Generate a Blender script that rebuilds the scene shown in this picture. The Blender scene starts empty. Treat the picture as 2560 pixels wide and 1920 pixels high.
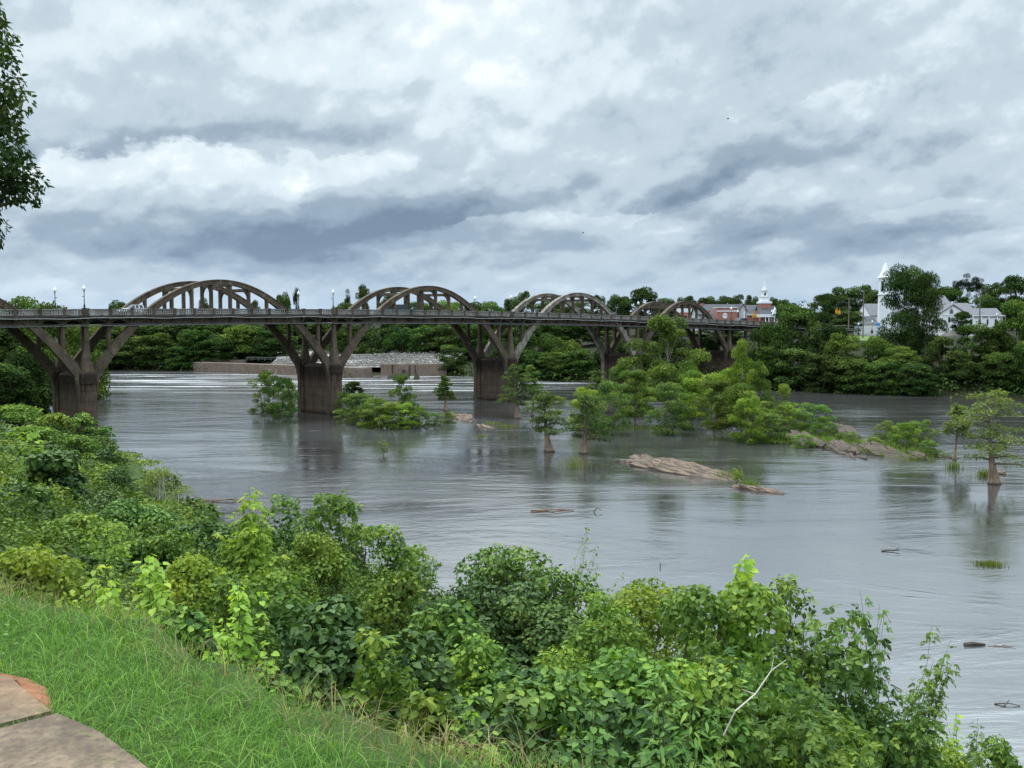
import bpy, math, random
import numpy as np
from mathutils import Vector

SC = bpy.context.scene
COL = SC.collection
PI = math.pi
F = 2590.0                      # focal length in photo pixels (2560 wide)
PITCH = math.radians(3.4)
EYE = 14.78                     # eye height over the water
CP, SP = math.cos(PITCH), math.sin(PITCH)

def at(px, py, Y):
    """point at distance Y along the view that shows at photo pixel px,py"""
    u, v = (px-1280)/F, (960-py)/F
    d = np.array([u, CP+v*SP, -SP+v*CP])
    return np.array([0, 0, EYE]) + d*(Y/d[1])

def on_water(px, py, z=0.0):
    u, v = (px-1280)/F, (960-py)/F
    d = np.array([u, CP+v*SP, -SP+v*CP])
    return np.array([0, 0, EYE]) + d*((z-EYE)/d[2])

# ------------------------------------------------------------------ objects
def tag(o, label=None, cat=None, group=None, kind=None):
    if label: o['label'] = label
    if cat: o['category'] = cat
    if group: o['group'] = group
    if kind: o['kind'] = kind
    return o

def thing(name, label, cat, loc=(0, 0, 0), rz=0.0, group=None):
    o = bpy.data.objects.new(name, None)
    o.empty_display_size = 0.2
    COL.objects.link(o)
    o.location = tuple(float(a) for a in loc); o.rotation_euler = (0, 0, rz)
    return tag(o, label, cat, group)

def link(name, me, mat=None, parent=None, smooth=False):
    o = bpy.data.objects.new(name, me)
    COL.objects.link(o)
    if mat is not None and len(me.materials) == 0:
        me.materials.append(mat)
    if parent is not None: o.parent = parent
    if smooth:
        me.polygons.foreach_set('use_smooth', np.ones(len(me.polygons), dtype=bool))
    return o

def set_mat(o, mat):
    o.material_slots[0].link = 'OBJECT'
    o.material_slots[0].material = mat

class MB:
    """collects simple solids, builds them as one mesh object"""
    def __init__(s): s.v = []; s.f = []
    def add(s, vs, fs):
        b = len(s.v)
        s.v.extend([tuple(float(c) for c in p) for p in vs])
        s.f.extend([tuple(i+b for i in q) for q in fs])
        return s
    def box(s, x0, x1, y0, y1, z0, z1):
        return s.add([(x0,y0,z0),(x1,y0,z0),(x1,y1,z0),(x0,y1,z0),(x0,y0,z1),(x1,y0,z1),(x1,y1,z1),(x0,y1,z1)],
                     [(0,3,2,1),(4,5,6,7),(0,1,5,4),(1,2,6,5),(2,3,7,6),(3,0,4,7)])
    def loft(s, rings, cap=True):
        n = len(rings[0]); vs = [p for r in rings for p in r]; fs = []
        for i in range(len(rings)-1):
            for j in range(n):
                k = (j+1) % n
                fs.append((i*n+j, i*n+k, (i+1)*n+k, (i+1)*n+j))
        if cap:
            fs.append(tuple(range(n))[::-1]); fs.append(tuple((len(rings)-1)*n+j for j in range(n)))
        return s.add(vs, fs)
    def prism(s, poly, a0, a1, axis='y'):
        """polygon in the plane across axis, pushed from a0 to a1"""
        def P(p, a):
            return {'y': (p[0], a, p[1]), 'x': (a, p[0], p[1]), 'z': (p[0], p[1], a)}[axis]
        return s.loft([[P(p, a0) for p in poly], [P(p, a1) for p in poly]])
    def tube(s, pts, radii, n=7):
        pts = [Vector(p) for p in pts]; rings = []
        if not hasattr(radii, '__len__'): radii = [radii]*len(pts)
        ref = Vector((0.31, 0.17, 0.93))
        for i, p in enumerate(pts):
            t = (pts[min(i+1, len(pts)-1)]-pts[max(i-1, 0)]).normalized()
            a = t.cross(ref)
            if a.length < 1e-3: a = t.cross(Vector((1, 0, 0)))
            a.normalize(); b = t.cross(a)
            rings.append([p+(a*math.cos(2*PI*j/n)+b*math.sin(2*PI*j/n))*radii[i] for j in range(n)])
        return s.loft(rings)
    def lathe(s, prof, c=(0, 0, 0), n=12, sx=1, sy=1):
        return s.loft([[(c[0]+r*sx*math.cos(2*PI*j/n), c[1]+r*sy*math.sin(2*PI*j/n), c[2]+z) for j in range(n)] for r, z in prof])
    def build(s, name, mat, parent=None, smooth=False):
        me = bpy.data.meshes.new(name)
        me.from_pydata(s.v, [], s.f); me.update()
        return link(name, me, mat, parent, smooth)

def np_mesh(name, V, tris, tint=None, mat=None):
    me = bpy.data.meshes.new(name)
    V = np.ascontiguousarray(V, dtype=np.float32); T = np.ascontiguousarray(tris, dtype=np.int32)
    k = T.shape[1]
    me.vertices.add(len(V)); me.vertices.foreach_set('co', V.ravel())
    me.loops.add(T.size); me.loops.foreach_set('vertex_index', T.ravel())
    me.polygons.add(len(T))
    me.polygons.foreach_set('loop_start', np.arange(0, T.size, k, dtype=np.int32))
    me.polygons.foreach_set('loop_total', np.full(len(T), k, dtype=np.int32))
    me.update(calc_edges=True)
    if tint is not None:
        a = me.attributes.new('tint', 'FLOAT', 'POINT'); a.data.foreach_set('value', np.ascontiguousarray(tint, dtype=np.float32))
    if mat is not None: me.materials.append(mat)
    return me

# leaf outlines: x along the leaf, y across, z along its normal
TEMPL = {
 'diamond': (np.array([(0,0,0),(.45,.36,.09),(1,0,-.06),(.45,-.36,.09)], float), np.array([(0,2,1),(0,3,2)])),
 'slim': (np.array([(0,0,0),(.45,.2,.05),(1,0,-.1),(.45,-.2,.05)], float), np.array([(0,2,1),(0,3,2)])),
 'heart': (np.array([(.4,0,-.07),(0,0,0),(-.1,.27,.02),(.2,.47,.05),(.6,.36,.02),(1,0,-.1),(.6,-.36,.02),(.2,-.47,.05),(-.1,-.27,.02)], float),
           np.array([(0,i,i+1) for i in range(1,8)]+[(0,8,1)])),
 'leaflet': (np.array([(0,0,0),(.32,.26,.05),(.7,.17,.0),(1,0,-.12),(.7,-.17,.0),(.32,-.26,.05)], float), np.array([(0,3,2),(0,2,1),(0,4,3),(0,5,4)])),
 'lance': (np.array([(0,0,0),(.3,.13,.03),(.65,.1,0),(1,0,-.12),(.65,-.1,0),(.3,-.13,.03),(.5,0,-.03)], float),
           np.array([(6,i,(i+1)%6) for i in range(6)])),
}
def unit(a): return a/np.maximum(np.linalg.norm(a, axis=-1, keepdims=True), 1e-9)

def leaves(C, N, T, S, templ='diamond', tint=None):
    P, tr = TEMPL[templ]
    N = unit(N); T = unit(T-N*(T*N).sum(1, keepdims=True)); B = np.cross(N, T)
    S = np.broadcast_to(np.asarray(S, float), (len(C),))
    V = (C[:, None, :] + S[:, None, None]*(P[None, :, 0:1]*T[:, None, :]+P[None, :, 1:2]*B[:, None, :]+P[None, :, 2:3]*N[:, None, :])).reshape(-1, 3)
    k = len(P)
    Fc = (tr[None]+(np.arange(len(C))*k)[:, None, None]).reshape(-1, 3)
    tt = np.repeat(np.full(len(C), .5) if tint is None else tint, k)
    return V, Fc, tt

def join_np(parts):
    V = []; Fc = []; T = []; b = 0
    for v, f, t in parts:
        V.append(v); Fc.append(f+b); T.append(t); b += len(v)
    return np.concatenate(V), np.concatenate(Fc), np.concatenate(T)

# ------------------------------------------------------------------ materials
class NT:
    def __init__(s, tree): s.t = tree; s.n = tree.nodes; s.l = tree.links
    def node(s, typ, **kw):
        n = s.n.new(typ)
        for k, v in kw.items(): setattr(n, k, v)
        return n
    def put(s, sock, v):
        if isinstance(v, bpy.types.NodeSocket): s.l.new(v, sock)
        else: sock.default_value = v
    def math(s, op, a, b=0.0, c=0.0, clamp=False):
        n = s.node('ShaderNodeMath', operation=op, use_clamp=clamp)
        s.put(n.inputs[0], a); s.put(n.inputs[1], b); s.put(n.inputs[2], c)
        return n.outputs[0]
    def vmath(s, op, a, b=(0, 0, 0)):
        n = s.node('ShaderNodeVectorMath', operation=op)
        s.put(n.inputs[0], a); s.put(n.inputs[1], b)
        return n.outputs[0]
    def noise(s, vec, scale, detail=4, rough=.55, dist=0.0, out=0):
        n = s.node('ShaderNodeTexNoise')
        if vec is not None: s.put(n.inputs['Vector'], vec)
        n.inputs['Scale'].default_value = scale; n.inputs['Detail'].default_value = detail
        n.inputs['Roughness'].default_value = rough; n.inputs['Distortion'].default_value = dist
        return n.outputs[out]
    def ramp(s, fac, stops, interp='LINEAR'):
        n = s.node('ShaderNodeValToRGB'); n.color_ramp.interpolation = interp
        e = n.color_ramp.elements
        while len(e) < len(stops): e.new(.5)
        for q, (p, c) in zip(e, stops):
            q.position = p; q.color = (c[0], c[1], c[2], 1) if hasattr(c, '__len__') else (c, c, c, 1)
        s.put(n.inputs[0], fac)
        return n.outputs[0]
    def mix(s, fac, a, b, blend='MIX'):
        n = s.node('ShaderNodeMix', data_type='RGBA', blend_type=blend)
        s.put(n.inputs[0], fac)
        for i, v in ((6, a), (7, b)):
            s.put(n.inputs[i], v if isinstance(v, bpy.types.NodeSocket) else (v[0], v[1], v[2], 1))
        return n.outputs[2]
    def mapping(s, vec, scale=(1, 1, 1), rot=(0, 0, 0), loc=(0, 0, 0)):
        n = s.node('ShaderNodeMapping'); s.put(n.inputs[0], vec)
        n.inputs['Scale'].default_value = scale; n.inputs['Rotation'].default_value = rot; n.inputs['Location'].default_value = loc
        return n.outputs[0]
    def coord(s, which='Object'):
        return s.node('ShaderNodeTexCoord').outputs[which]
    def geo(s, which='Position'):
        return s.node('ShaderNodeNewGeometry').outputs[which]
    def sep(s, v):
        n = s.node('ShaderNodeSeparateXYZ'); s.put(n.inputs[0], v); return n.outputs
    def comb(s, x, y, z=0.0):
        n = s.node('ShaderNodeCombineXYZ')
        for i, v in enumerate((x, y, z)): s.put(n.inputs[i], v)
        return n.outputs[0]

def new_mat(name):
    m = bpy.data.materials.new(name); m.use_nodes = True
    nt = NT(m.node_tree); nt.n.clear()
    out = nt.node('ShaderNodeOutputMaterial'); bs = nt.node('ShaderNodeBsdfPrincipled')
    nt.l.new(bs.outputs[0], out.inputs[0])
    return m, nt, bs, out

def bump(nt, bs, h, strength=.3, dist=.05):
    b = nt.node('ShaderNodeBump'); b.inputs['Strength'].default_value = strength; b.inputs['Distance'].default_value = dist
    nt.put(b.inputs['Height'], h); nt.l.new(b.outputs[0], bs.inputs['Normal'])

def plain(name, col, rough=.6, metal=0.0, var=.12, scale=3.0, spec=.4):
    m, nt, bs, _ = new_mat(name)
    n = nt.noise(nt.geo(), scale, 5, .6)
    c = nt.ramp(n, [(.25, [x*(1-var) for x in col]), (.75, [x*(1+var) for x in col])])
    nt.put(bs.inputs['Base Color'], c)
    bs.inputs['Roughness'].default_value = rough; bs.inputs['Metallic'].default_value = metal
    bs.inputs['Specular IOR Level'].default_value = spec
    return m

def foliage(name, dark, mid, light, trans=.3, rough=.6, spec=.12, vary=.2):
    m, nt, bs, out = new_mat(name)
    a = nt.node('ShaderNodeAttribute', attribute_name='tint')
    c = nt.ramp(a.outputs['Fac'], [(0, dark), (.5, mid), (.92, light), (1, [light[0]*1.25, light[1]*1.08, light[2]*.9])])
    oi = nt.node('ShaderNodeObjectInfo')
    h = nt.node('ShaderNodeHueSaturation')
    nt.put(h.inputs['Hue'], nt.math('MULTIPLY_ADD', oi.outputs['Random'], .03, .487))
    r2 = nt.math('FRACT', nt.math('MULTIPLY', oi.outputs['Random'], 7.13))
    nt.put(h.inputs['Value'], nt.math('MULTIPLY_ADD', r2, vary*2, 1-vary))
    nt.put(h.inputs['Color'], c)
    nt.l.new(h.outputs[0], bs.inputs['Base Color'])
    bs.inputs['Roughness'].default_value = rough; bs.inputs['Specular IOR Level'].default_value = spec
    tr = nt.node('ShaderNodeBsdfTranslucent')
    nt.put(tr.inputs[0], nt.mix(1.0, h.outputs[0], (1.25, 1.3, .6), 'MULTIPLY'))
    mx = nt.node('ShaderNodeMixShader'); mx.inputs[0].default_value = trans
    nt.l.new(bs.outputs[0], mx.inputs[1]); nt.l.new(tr.outputs[0], mx.inputs[2]); nt.l.new(mx.outputs[0], out.inputs[0])
    return m

def concrete(name, light, dark, streak=.6, bump_s=.35, stain=None, pale=.58):
    """weathered cast concrete: blotches, vertical run-down streaks, board marks"""
    m, nt, bs, _ = new_mat(name)
    p = nt.geo()
    n1 = nt.noise(p, .55, 6, .65); n2 = nt.noise(p, 3.2, 6, .7)
    st = nt.noise(nt.mapping(p, (2.6, 2.6, .16)), 1.0, 5, .65)
    k = nt.math('ADD', nt.math('MULTIPLY', n1, .5), nt.math('ADD', nt.math('MULTIPLY', n2, .25), nt.math('MULTIPLY', st, streak*.5)))
    k = nt.math('MULTIPLY', k, 1/(.75+streak*.5))
    c = nt.ramp(k, [(.34, dark), (.5, [(a+b)/2 for a, b in zip(dark, light)]), (.68, light)])
    if stain:      # black run-off under the pier tops, ragged lower end
        z = nt.sep(p)[2]
        f = nt.math('MULTIPLY_ADD', nt.math('ADD', z, nt.math('MULTIPLY', nt.math('SUBTRACT', st, .5), 9.0)), .55, -stain*.55, clamp=True)
        c = nt.mix(nt.math('MULTIPLY', f, .85), c, [x*.45 for x in dark])
        ln = nt.math('FRACT', nt.math('MULTIPLY', z, .72))
        lf = nt.math('LESS_THAN', ln, .07)
        c = nt.mix(nt.math('MULTIPLY', lf, .6), c, [x*.7 for x in dark])
        c = nt.mix(nt.math('MULTIPLY_ADD', z, -1.6, .95, clamp=True), c, [x*.5 for x in dark])
        pp = nt.ramp(nt.noise(nt.mapping(p, (1.2, 1.2, .5), (0, 0, 0), (7, 3, 1)), .8, 6, .7), [(.60, 0), (.68, 1)])
        c = nt.mix(nt.math('MULTIPLY', pp, .5), c, [x*1.7 for x in light])
    if not stain:
        pp = nt.ramp(nt.noise(nt.mapping(p, (1, 1, .45), (0, 0, 0), (3, 9, 2)), 1.1, 6, .7), [(pale, 0), (pale+.09, 1)])
        c = nt.mix(nt.math('MULTIPLY', pp, .55), c, [x*1.5 for x in light])
    nt.put(bs.inputs['Base Color'], c)
    bs.inputs['Roughness'].default_value = .9; bs.inputs['Specular IOR Level'].default_value = .2
    bump(nt, bs, nt.math('ADD', n2, nt.math('MULTIPLY', n1, .5)), bump_s, .06)
    return m

M = {}
M['concrete'] = concrete('weathered concrete', (.15,.115,.082), (.019,.015,.011))
M['concrete_pale'] = concrete('bleached concrete', (.23,.205,.17), (.03,.025,.02), pale=.46)
M['concrete_dark'] = concrete('shaded concrete', (.085,.072,.062), (.02,.017,.015))  # darker copy of the concrete, shade put into the colour
M['concrete_pier'] = concrete('pier concrete', (.15,.105,.075), (.04,.027,.02), streak=1.0, stain=4.6)
M['rail'] = concrete('railing concrete', (.30,.285,.27), (.12,.112,.105), streak=.2)
M['lock'] = concrete('lock wall concrete', (.24,.18,.145), (.085,.06,.045), streak=1.2)
M['pipe'] = plain('grey pipe', (.12,.12,.12), .6)
M['cable'] = plain('pale cable', (.36,.36,.35), .6)
M['iron'] = plain('black iron', (.022,.022,.025), .45, .3)
M['globe'] = plain('white globe glass', (.85,.86,.86), .25, 0, .02)
M['asphalt'] = plain('asphalt', (.055,.055,.058), .9, 0, .25, 2)
M['white'] = plain('white paint', (.70,.71,.72), .55, 0, .05, .8)
M['offwhite'] = plain('off white siding', (.47,.48,.48), .6, 0, .08, .8)
M['roof'] = plain('dark grey shingle roof', (.055,.058,.066), .85, 0, .2, 1.5)
M['roof_grey'] = plain('grey shingle roof', (.12,.12,.13), .85, 0, .15, 1.5)
M['window'] = plain('dark window glass', (.02,.025,.03), .08, 0, .1)
M['louver'] = plain('dark green louver', (.02,.06,.045), .6)
M['wood_pole'] = plain('weathered wood pole', (.16,.125,.10), .9, 0, .25, 4)
M['yellow'] = plain('yellow signal paint', (.75,.38,.03), .5)
M['signal_red'] = plain('red lens', (.5,.03,.02), .3)
M['blue'] = plain('blue panel', (.06,.22,.5), .5)
M['tyre'] = plain('tyre rubber', (.02,.02,.02), .9)
M['teal'] = plain('teal car paint', (.03,.13,.16), .25, .2, .05)
M['white_car'] = plain('white car paint', (.75,.76,.77), .25, 0, .03)
M['silver_car'] = plain('silver car paint', (.45,.46,.48), .25, .4, .03)
M['bark'] = plain('grey brown bark', (.10,.08,.062), .95, 0, .35, 5)
M['bark_pale'] = plain('pale grey bark', (.34,.30,.26), .9, 0, .3, 3)
M['twig'] = plain('bleached dead twig', (.42,.38,.32), .9, 0, .2, 6)
M['driftwood'] = plain('wet driftwood', (.05,.035,.027), .6, 0, .3, 6)
M['drift_red'] = plain('brown twigs', (.17,.09,.06), .85, 0, .3, 6)
M['bird'] = plain('dark feathers', (.015,.015,.017), .8)

def brick():
    m, nt, bs, _ = new_mat('red brick')
    b = nt.node('ShaderNodeTexBrick'); nt.put(b.inputs['Vector'], nt.mapping(nt.coord(), (1, 1, 1), (PI/2, 0, 0)))
    b.inputs['Color1'].default_value = (.34,.115,.085,1); b.inputs['Color2'].default_value = (.26,.085,.062,1)
    b.inputs['Mortar'].default_value = (.42,.33,.29,1); b.inputs['Scale'].default_value = 4
    nt.put(bs.inputs['Base Color'], nt.mix(.35, b.outputs[0], nt.ramp(nt.noise(nt.geo(), .6), [(.3, (.22,.075,.055)), (.7, (.4,.15,.11))])))
    bs.inputs['Roughness'].default_value = .9
    return m
M['brick'] = brick()

def cypress_bark():
    m, nt, bs, _ = new_mat('fluted cypress bark')
    p = nt.coord()
    n = nt.noise(nt.mapping(p, (9, 9, .8)), 1, 5, .6); n2 = nt.noise(p, 1.2, 3)
    c = nt.ramp(nt.math('ADD', nt.math('MULTIPLY', n, .7), nt.math('MULTIPLY', n2, .3)), [(.35, (.11,.072,.05)), (.5, (.25,.175,.125)), (.65, (.37,.28,.21))])
    z = nt.sep(nt.geo())[2]
    wet = nt.math('MULTIPLY_ADD', z, -6, 1.3, clamp=True)
    c = nt.mix(nt.math('MULTIPLY', wet, .85), c, (.03,.022,.018))
    up = nt.math('MULTIPLY_ADD', z, 1.2, -1.9, clamp=True)
    c = nt.mix(nt.math('MULTIPLY', up, .8), c, (.10,.08,.062))
    nt.put(bs.inputs['Base Color'], c); bs.inputs['Roughness'].default_value = .9
    bump(nt, bs, n, .6, .06)
    return m
M['cypress_bark'] = cypress_bark()

def rock(k=1.0):
    m, nt, bs, _ = new_mat('layered river rock')
    p = nt.geo()
    pr = nt.mapping(nt.mapping(p, (1, 1, 1), (0, 0, math.radians(57))), (.32, 3.2, 2.5))
    n = nt.noise(pr, 1.3, 8, .66, .4); n2 = nt.noise(p, 6, 5, .6)
    c = nt.ramp(n, [(.37, (.010,.007,.006)), (.46, (.07*k,.046*k,.031*k)), (.56, (.165*k,.113*k,.074*k)), (.70, (.26*k,.19*k,.13*k))])
    c = nt.mix(nt.math('MULTIPLY', n2, .35), c, (.06,.045,.03))
    wet = nt.math('MULTIPLY_ADD', nt.sep(p)[2], -9, 1.2, clamp=True)
    c = nt.mix(nt.math('MULTIPLY', wet, .8), c, (.035,.022,.018))
    nt.put(bs.inputs['Base Color'], c); bs.inputs['Roughness'].default_value = .85
    bump(nt, bs, nt.math('ADD', n, nt.math('MULTIPLY', n2, .3)), .7, .12)
    return m
M['rock'] = rock(); M['rock_dark'] = rock(.5)
M['riprap'] = plain('pale riprap stone', (.10,.092,.082), .9, 0, .6, 1.2)

M['leaf_far'] = foliage('far bank leaves', (.014,.030,.008), (.044,.082,.018), (.105,.155,.036), .16, .9, .03)
M['leaf_far_dark'] = foliage('dark bank leaves', (.012,.025,.008), (.042,.072,.019), (.10,.142,.036), .12, .9, .03)
M['leaf_far_light'] = foliage('light bank leaves', (.03,.055,.012), (.085,.135,.026), (.17,.225,.045), .22, .9, .03)
M['leaf_pine'] = foliage('pine needles', (.010,.018,.010), (.020,.034,.016), (.036,.055,.025), .1, .9, .03)
M['leaf_island'] = foliage('island leaves', (.045,.08,.016), (.115,.177,.031), (.215,.285,.052), .35)
M['leaf_island_mid'] = foliage('island leaves deep', (.04,.08,.018), (.085,.145,.03), (.15,.22,.05), .3)
M['leaf_yellow'] = foliage('yellow green leaves', (.07,.115,.018), (.165,.24,.033), (.29,.36,.055), .4)
M['leaf_cypress'] = foliage('cypress sprays', (.04,.075,.018), (.085,.135,.028), (.14,.19,.045), .3)
M['leaf_cypress_pale'] = foliage('pale cypress sprays', (.07,.10,.025), (.135,.175,.045), (.20,.235,.065), .3)
M['leaf_kudzu'] = foliage('kudzu leaves', (.022,.052,.014), (.056,.112,.026), (.16,.255,.045), .18, .55, .14, .12)
M['leaf_kudzu_dark'] = foliage('dark kudzu leaves', (.02,.042,.012), (.046,.084,.021), (.095,.155,.036), .12, .55, .14, .1)
M['leaf_kudzu_light'] = foliage('fresh kudzu leaves', (.045,.09,.02), (.10,.18,.034), (.20,.30,.05), .35, .55, .14, .1)
M['leaf_bush'] = foliage('bank bush leaves', (.03,.062,.013), (.082,.148,.025), (.185,.27,.042), .25)
M['leaf_bright'] = foliage('fresh green leaves', (.09,.17,.03), (.18,.30,.045), (.29,.42,.07), .4)
M['leaf_feather'] = foliage('feathery leaves', (.035,.075,.022), (.075,.145,.032), (.16,.26,.05), .3)
M['leaf_weed'] = foliage('lance leaves', (.05,.11,.035), (.10,.20,.05), (.18,.29,.07), .3)
M['leaf_pecan'] = foliage('near tree leaves', (.022,.042,.012), (.045,.08,.02), (.08,.12,.03), .25)
M['grass'] = foliage('lawn grass', (.05,.11,.018), (.11,.22,.033), (.25,.37,.085), .35, .55, .08)
M['dry_grass'] = foliage('dry grass', (.13,.12,.04), (.27,.23,.10), (.42,.36,.18), .3)
M['reed'] = foliage('water grass', (.07,.11,.02), (.13,.18,.035), (.2,.24,.06), .3)
M['stem_green'] = plain('green stem', (.10,.14,.04), .8)
# px, py, rx, ry, tilt, brightness
CLOUD_BLOBS = [
 (1180,60,420,120,0,.17),(820,150,380,90,.1,.09),(330,60,300,80,0,.08),(1560,200,240,70,0,.06),(2400,120,300,130,.2,.05),(1750,130,330,60,.15,-.10),(620,230,300,40,0,-.08),(500,120,200,40,-.1,-.08),
 (1310,250,110,38,-.1,.17),(1130,215,200,40,0,.12),
 (150,410,170,55,.1,-.26),(560,330,330,40,.05,-.20),(900,330,400,40,0,-.12),
 (820,600,420,42,.03,-.25),(1120,545,330,48,.2,-.30),(1420,590,190,30,.15,-.22),
 (1420,440,260,60,.3,-.16),(1960,350,330,62,.3,-.26),(1700,260,300,50,.2,-.08),(1700,480,210,34,.3,-.24),
 (1890,570,180,44,.25,-.32),(2230,590,300,36,.2,-.26),(2350,480,260,40,.3,-.14),(2480,560,160,40,.2,-.18),
 (1560,480,120,30,.3,.10),(1750,540,130,24,.4,.14),(1330,520,150,26,.1,.16),(1150,620,240,24,.1,.12),
 (2460,330,220,90,.2,.02),(1250,690,500,40,0,-.10),(2350,690,420,60,0,-.10),(200,690,300,40,0,.04)]
# px, py, rx, ry, tilt, base offset, strength, brightness of the top
CUMULUS = [(840,515,420,130,.0,30,.8,.64),(430,540,310,165,.0,30,.85,.73),(1180,520,260,90,.12,10,.7,.58),(1980,380,400,120,.22,10,.8,.62),(1360,600,300,60,.1,10,.5,.8),(1800,560,260,70,.25,5,.65,.6),(2260,580,320,60,.22,5,.6,.62)]
# dark flat undersides: px, py, rx, ry, tilt, brightness
CLOUD_BASES = [(420,610,360,75,.0,-.24),(760,575,300,70,-.05,-.16),(1120,575,320,70,.18,-.20),(1000,490,200,50,.1,-.14),(1900,590,220,60,.25,-.20),(2000,390,300,80,.25,-.16),(2250,600,300,60,.2,-.16),(1700,480,160,36,.3,-.16),(1420,640,160,30,.1,-.12)]
# ------------------------------------------------------------------ camera, sun, sky
cam = bpy.data.cameras.new('camera'); co = bpy.data.objects.new('camera', cam); COL.objects.link(co)
cam.sensor_width = 36; cam.lens = 36*F/2560; cam.clip_start = .1; cam.clip_end = 6000
co.location = (0, 0, EYE); co.rotation_euler = (PI/2-PITCH, 0, 0)
SC.camera = co
SC.view_settings.view_transform = 'Standard'; SC.view_settings.look = 'None'
SC.view_settings.exposure = .72; SC.view_settings.gamma = 1
SC.cycles.max_bounces = 6; SC.cycles.diffuse_bounces = 3; SC.cycles.glossy_bounces = 3
SC.cycles.transmission_bounces = 4; SC.cycles.transparent_max_bounces = 6
SC.cycles.caustics_reflective = False; SC.cycles.caustics_refractive = False
SC.cycles.use_adaptive_sampling = True; SC.cycles.adaptive_threshold = .01
SC.cycles.use_denoising = True

SUN_AZ, SUN_EL = math.radians(-35), math.radians(64)
sv = Vector((math.sin(SUN_AZ)*math.cos(SUN_EL), math.cos(SUN_AZ)*math.cos(SUN_EL), math.sin(SUN_EL)))
sun = bpy.data.lights.new('sun', 'SUN'); so = bpy.data.objects.new('sun', sun); COL.objects.link(so)
sun.energy = 1.5; sun.angle = math.radians(14); sun.color = (1, .96, .9)
so.rotation_euler = (-sv).to_track_quat('-Z', 'Y').to_euler()

W = bpy.data.worlds.new('World'); SC.world = W; W.use_nodes = True
nt = NT(W.node_tree); nt.n.clear()
wo = nt.node('ShaderNodeOutputWorld')
sky = nt.node('ShaderNodeTexSky', sky_type='NISHITA'); sky.sun_disc = False
sky.sun_elevation = SUN_EL; sky.sun_rotation = SUN_AZ; sky.dust_density = 2.0
bg_blue = nt.node('ShaderNodeBackground'); bg_blue.inputs[1].default_value = .10
nt.l.new(sky.outputs[0], bg_blue.inputs[0])

D = nt.vmath('NORMALIZE', nt.coord('Generated'))
dx, dy, dz = nt.sep(D)
az = nt.math('ARCTAN2', dx, dy)
el = nt.math('ARCSINE', nt.math('MAXIMUM', dz, 0.0))
# cloud coordinates: layers pile up towards the horizon, streaks climb to one side
ey = nt.math('MULTIPLY', nt.math('POWER', nt.math('ADD', el, .02), .62), 5.2)
def cloud_vec(dy_=0.0, sx=3.2, sy=1.0):
    yy = nt.math('SUBTRACT', nt.math('MULTIPLY', ey, sy), nt.math('MULTIPLY', az, .75))
    if dy_: yy = nt.math('ADD', yy, dy_)
    return nt.comb(nt.math('MULTIPLY', az, sx), yy, nt.math('MULTIPLY', az, .3))
q0 = cloud_vec()
qw = cloud_vec(0, 2.4)
warp = nt.noise(qw, 1.7, 3, .5, out=1)
warp2 = nt.noise(cloud_vec(0, 4.2, 1.6), 4.2, 5, .6, out=1)
wx, wy, _ = nt.sep(nt.vmath('SUBTRACT', warp, (.5, .5, .5)))
wx2, wy2, _ = nt.sep(nt.vmath('SUBTRACT', warp2, (.5, .5, .5)))
azw = nt.math('ADD', nt.math('ADD', az, nt.math('MULTIPLY', wx, .10)), nt.math('MULTIPLY', wx2, .045))
elw = nt.math('ADD', nt.math('ADD', el, nt.math('MULTIPLY', wy, .05)), nt.math('MULTIPLY', wy2, .028))

def pxdir(px, py):
    u, v = (px-1280)/F, (960-py)/F
    d = Vector((u, CP+v*SP, -SP+v*CP)).normalized()
    return math.atan2(d.x, d.y), math.asin(d.z)

def blob(px, py, rx, ry, rot, amp, azs=azw, els=elw, power=1.0):
    a0, e0 = pxdir(px, py); c, s_ = math.cos(rot), math.sin(rot)
    da = nt.math('SUBTRACT', azs, a0); de = nt.math('SUBTRACT', els, e0)
    u = nt.math('ADD', nt.math('MULTIPLY', da, c*F/rx), nt.math('MULTIPLY', de, s_*F/rx))
    v = nt.math('SUBTRACT', nt.math('MULTIPLY', de, c*F/ry), nt.math('MULTIPLY', da, s_*F/ry))
    r2 = nt.math('ADD', nt.math('MULTIPLY', u, u), nt.math('MULTIPLY', v, v))
    return nt.math('MULTIPLY', nt.math('EXPONENT', nt.math('MULTIPLY', r2, -power)), amp)

n_lo = nt.noise(cloud_vec(0, 2.2), .9, 4, .5)
n_a = nt.noise(cloud_vec(0, 4.6, 1.05), 2.0, 6, .52, .1)
n_b = nt.noise(cloud_vec(.10, 4.6, 1.05), 2.0, 6, .52, .1)
emb = nt.math('SUBTRACT', n_a, n_b)
n_f = nt.noise(cloud_vec(0, 8.0, 1.9), 2.6, 6, .58)
B = nt.math('ADD', .575, nt.math('MULTIPLY', nt.math('SUBTRACT', n_lo, .5), .46))
B = nt.math('ADD', B, nt.math('MULTIPLY', emb, .85))
B = nt.math('ADD', B, nt.math('MULTIPLY', nt.math('SUBTRACT', n_f, .5), .27))
for b in CLOUD_BLOBS:
    B = nt.math('ADD', B, blob(*b[:5], b[5]*.85))
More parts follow.
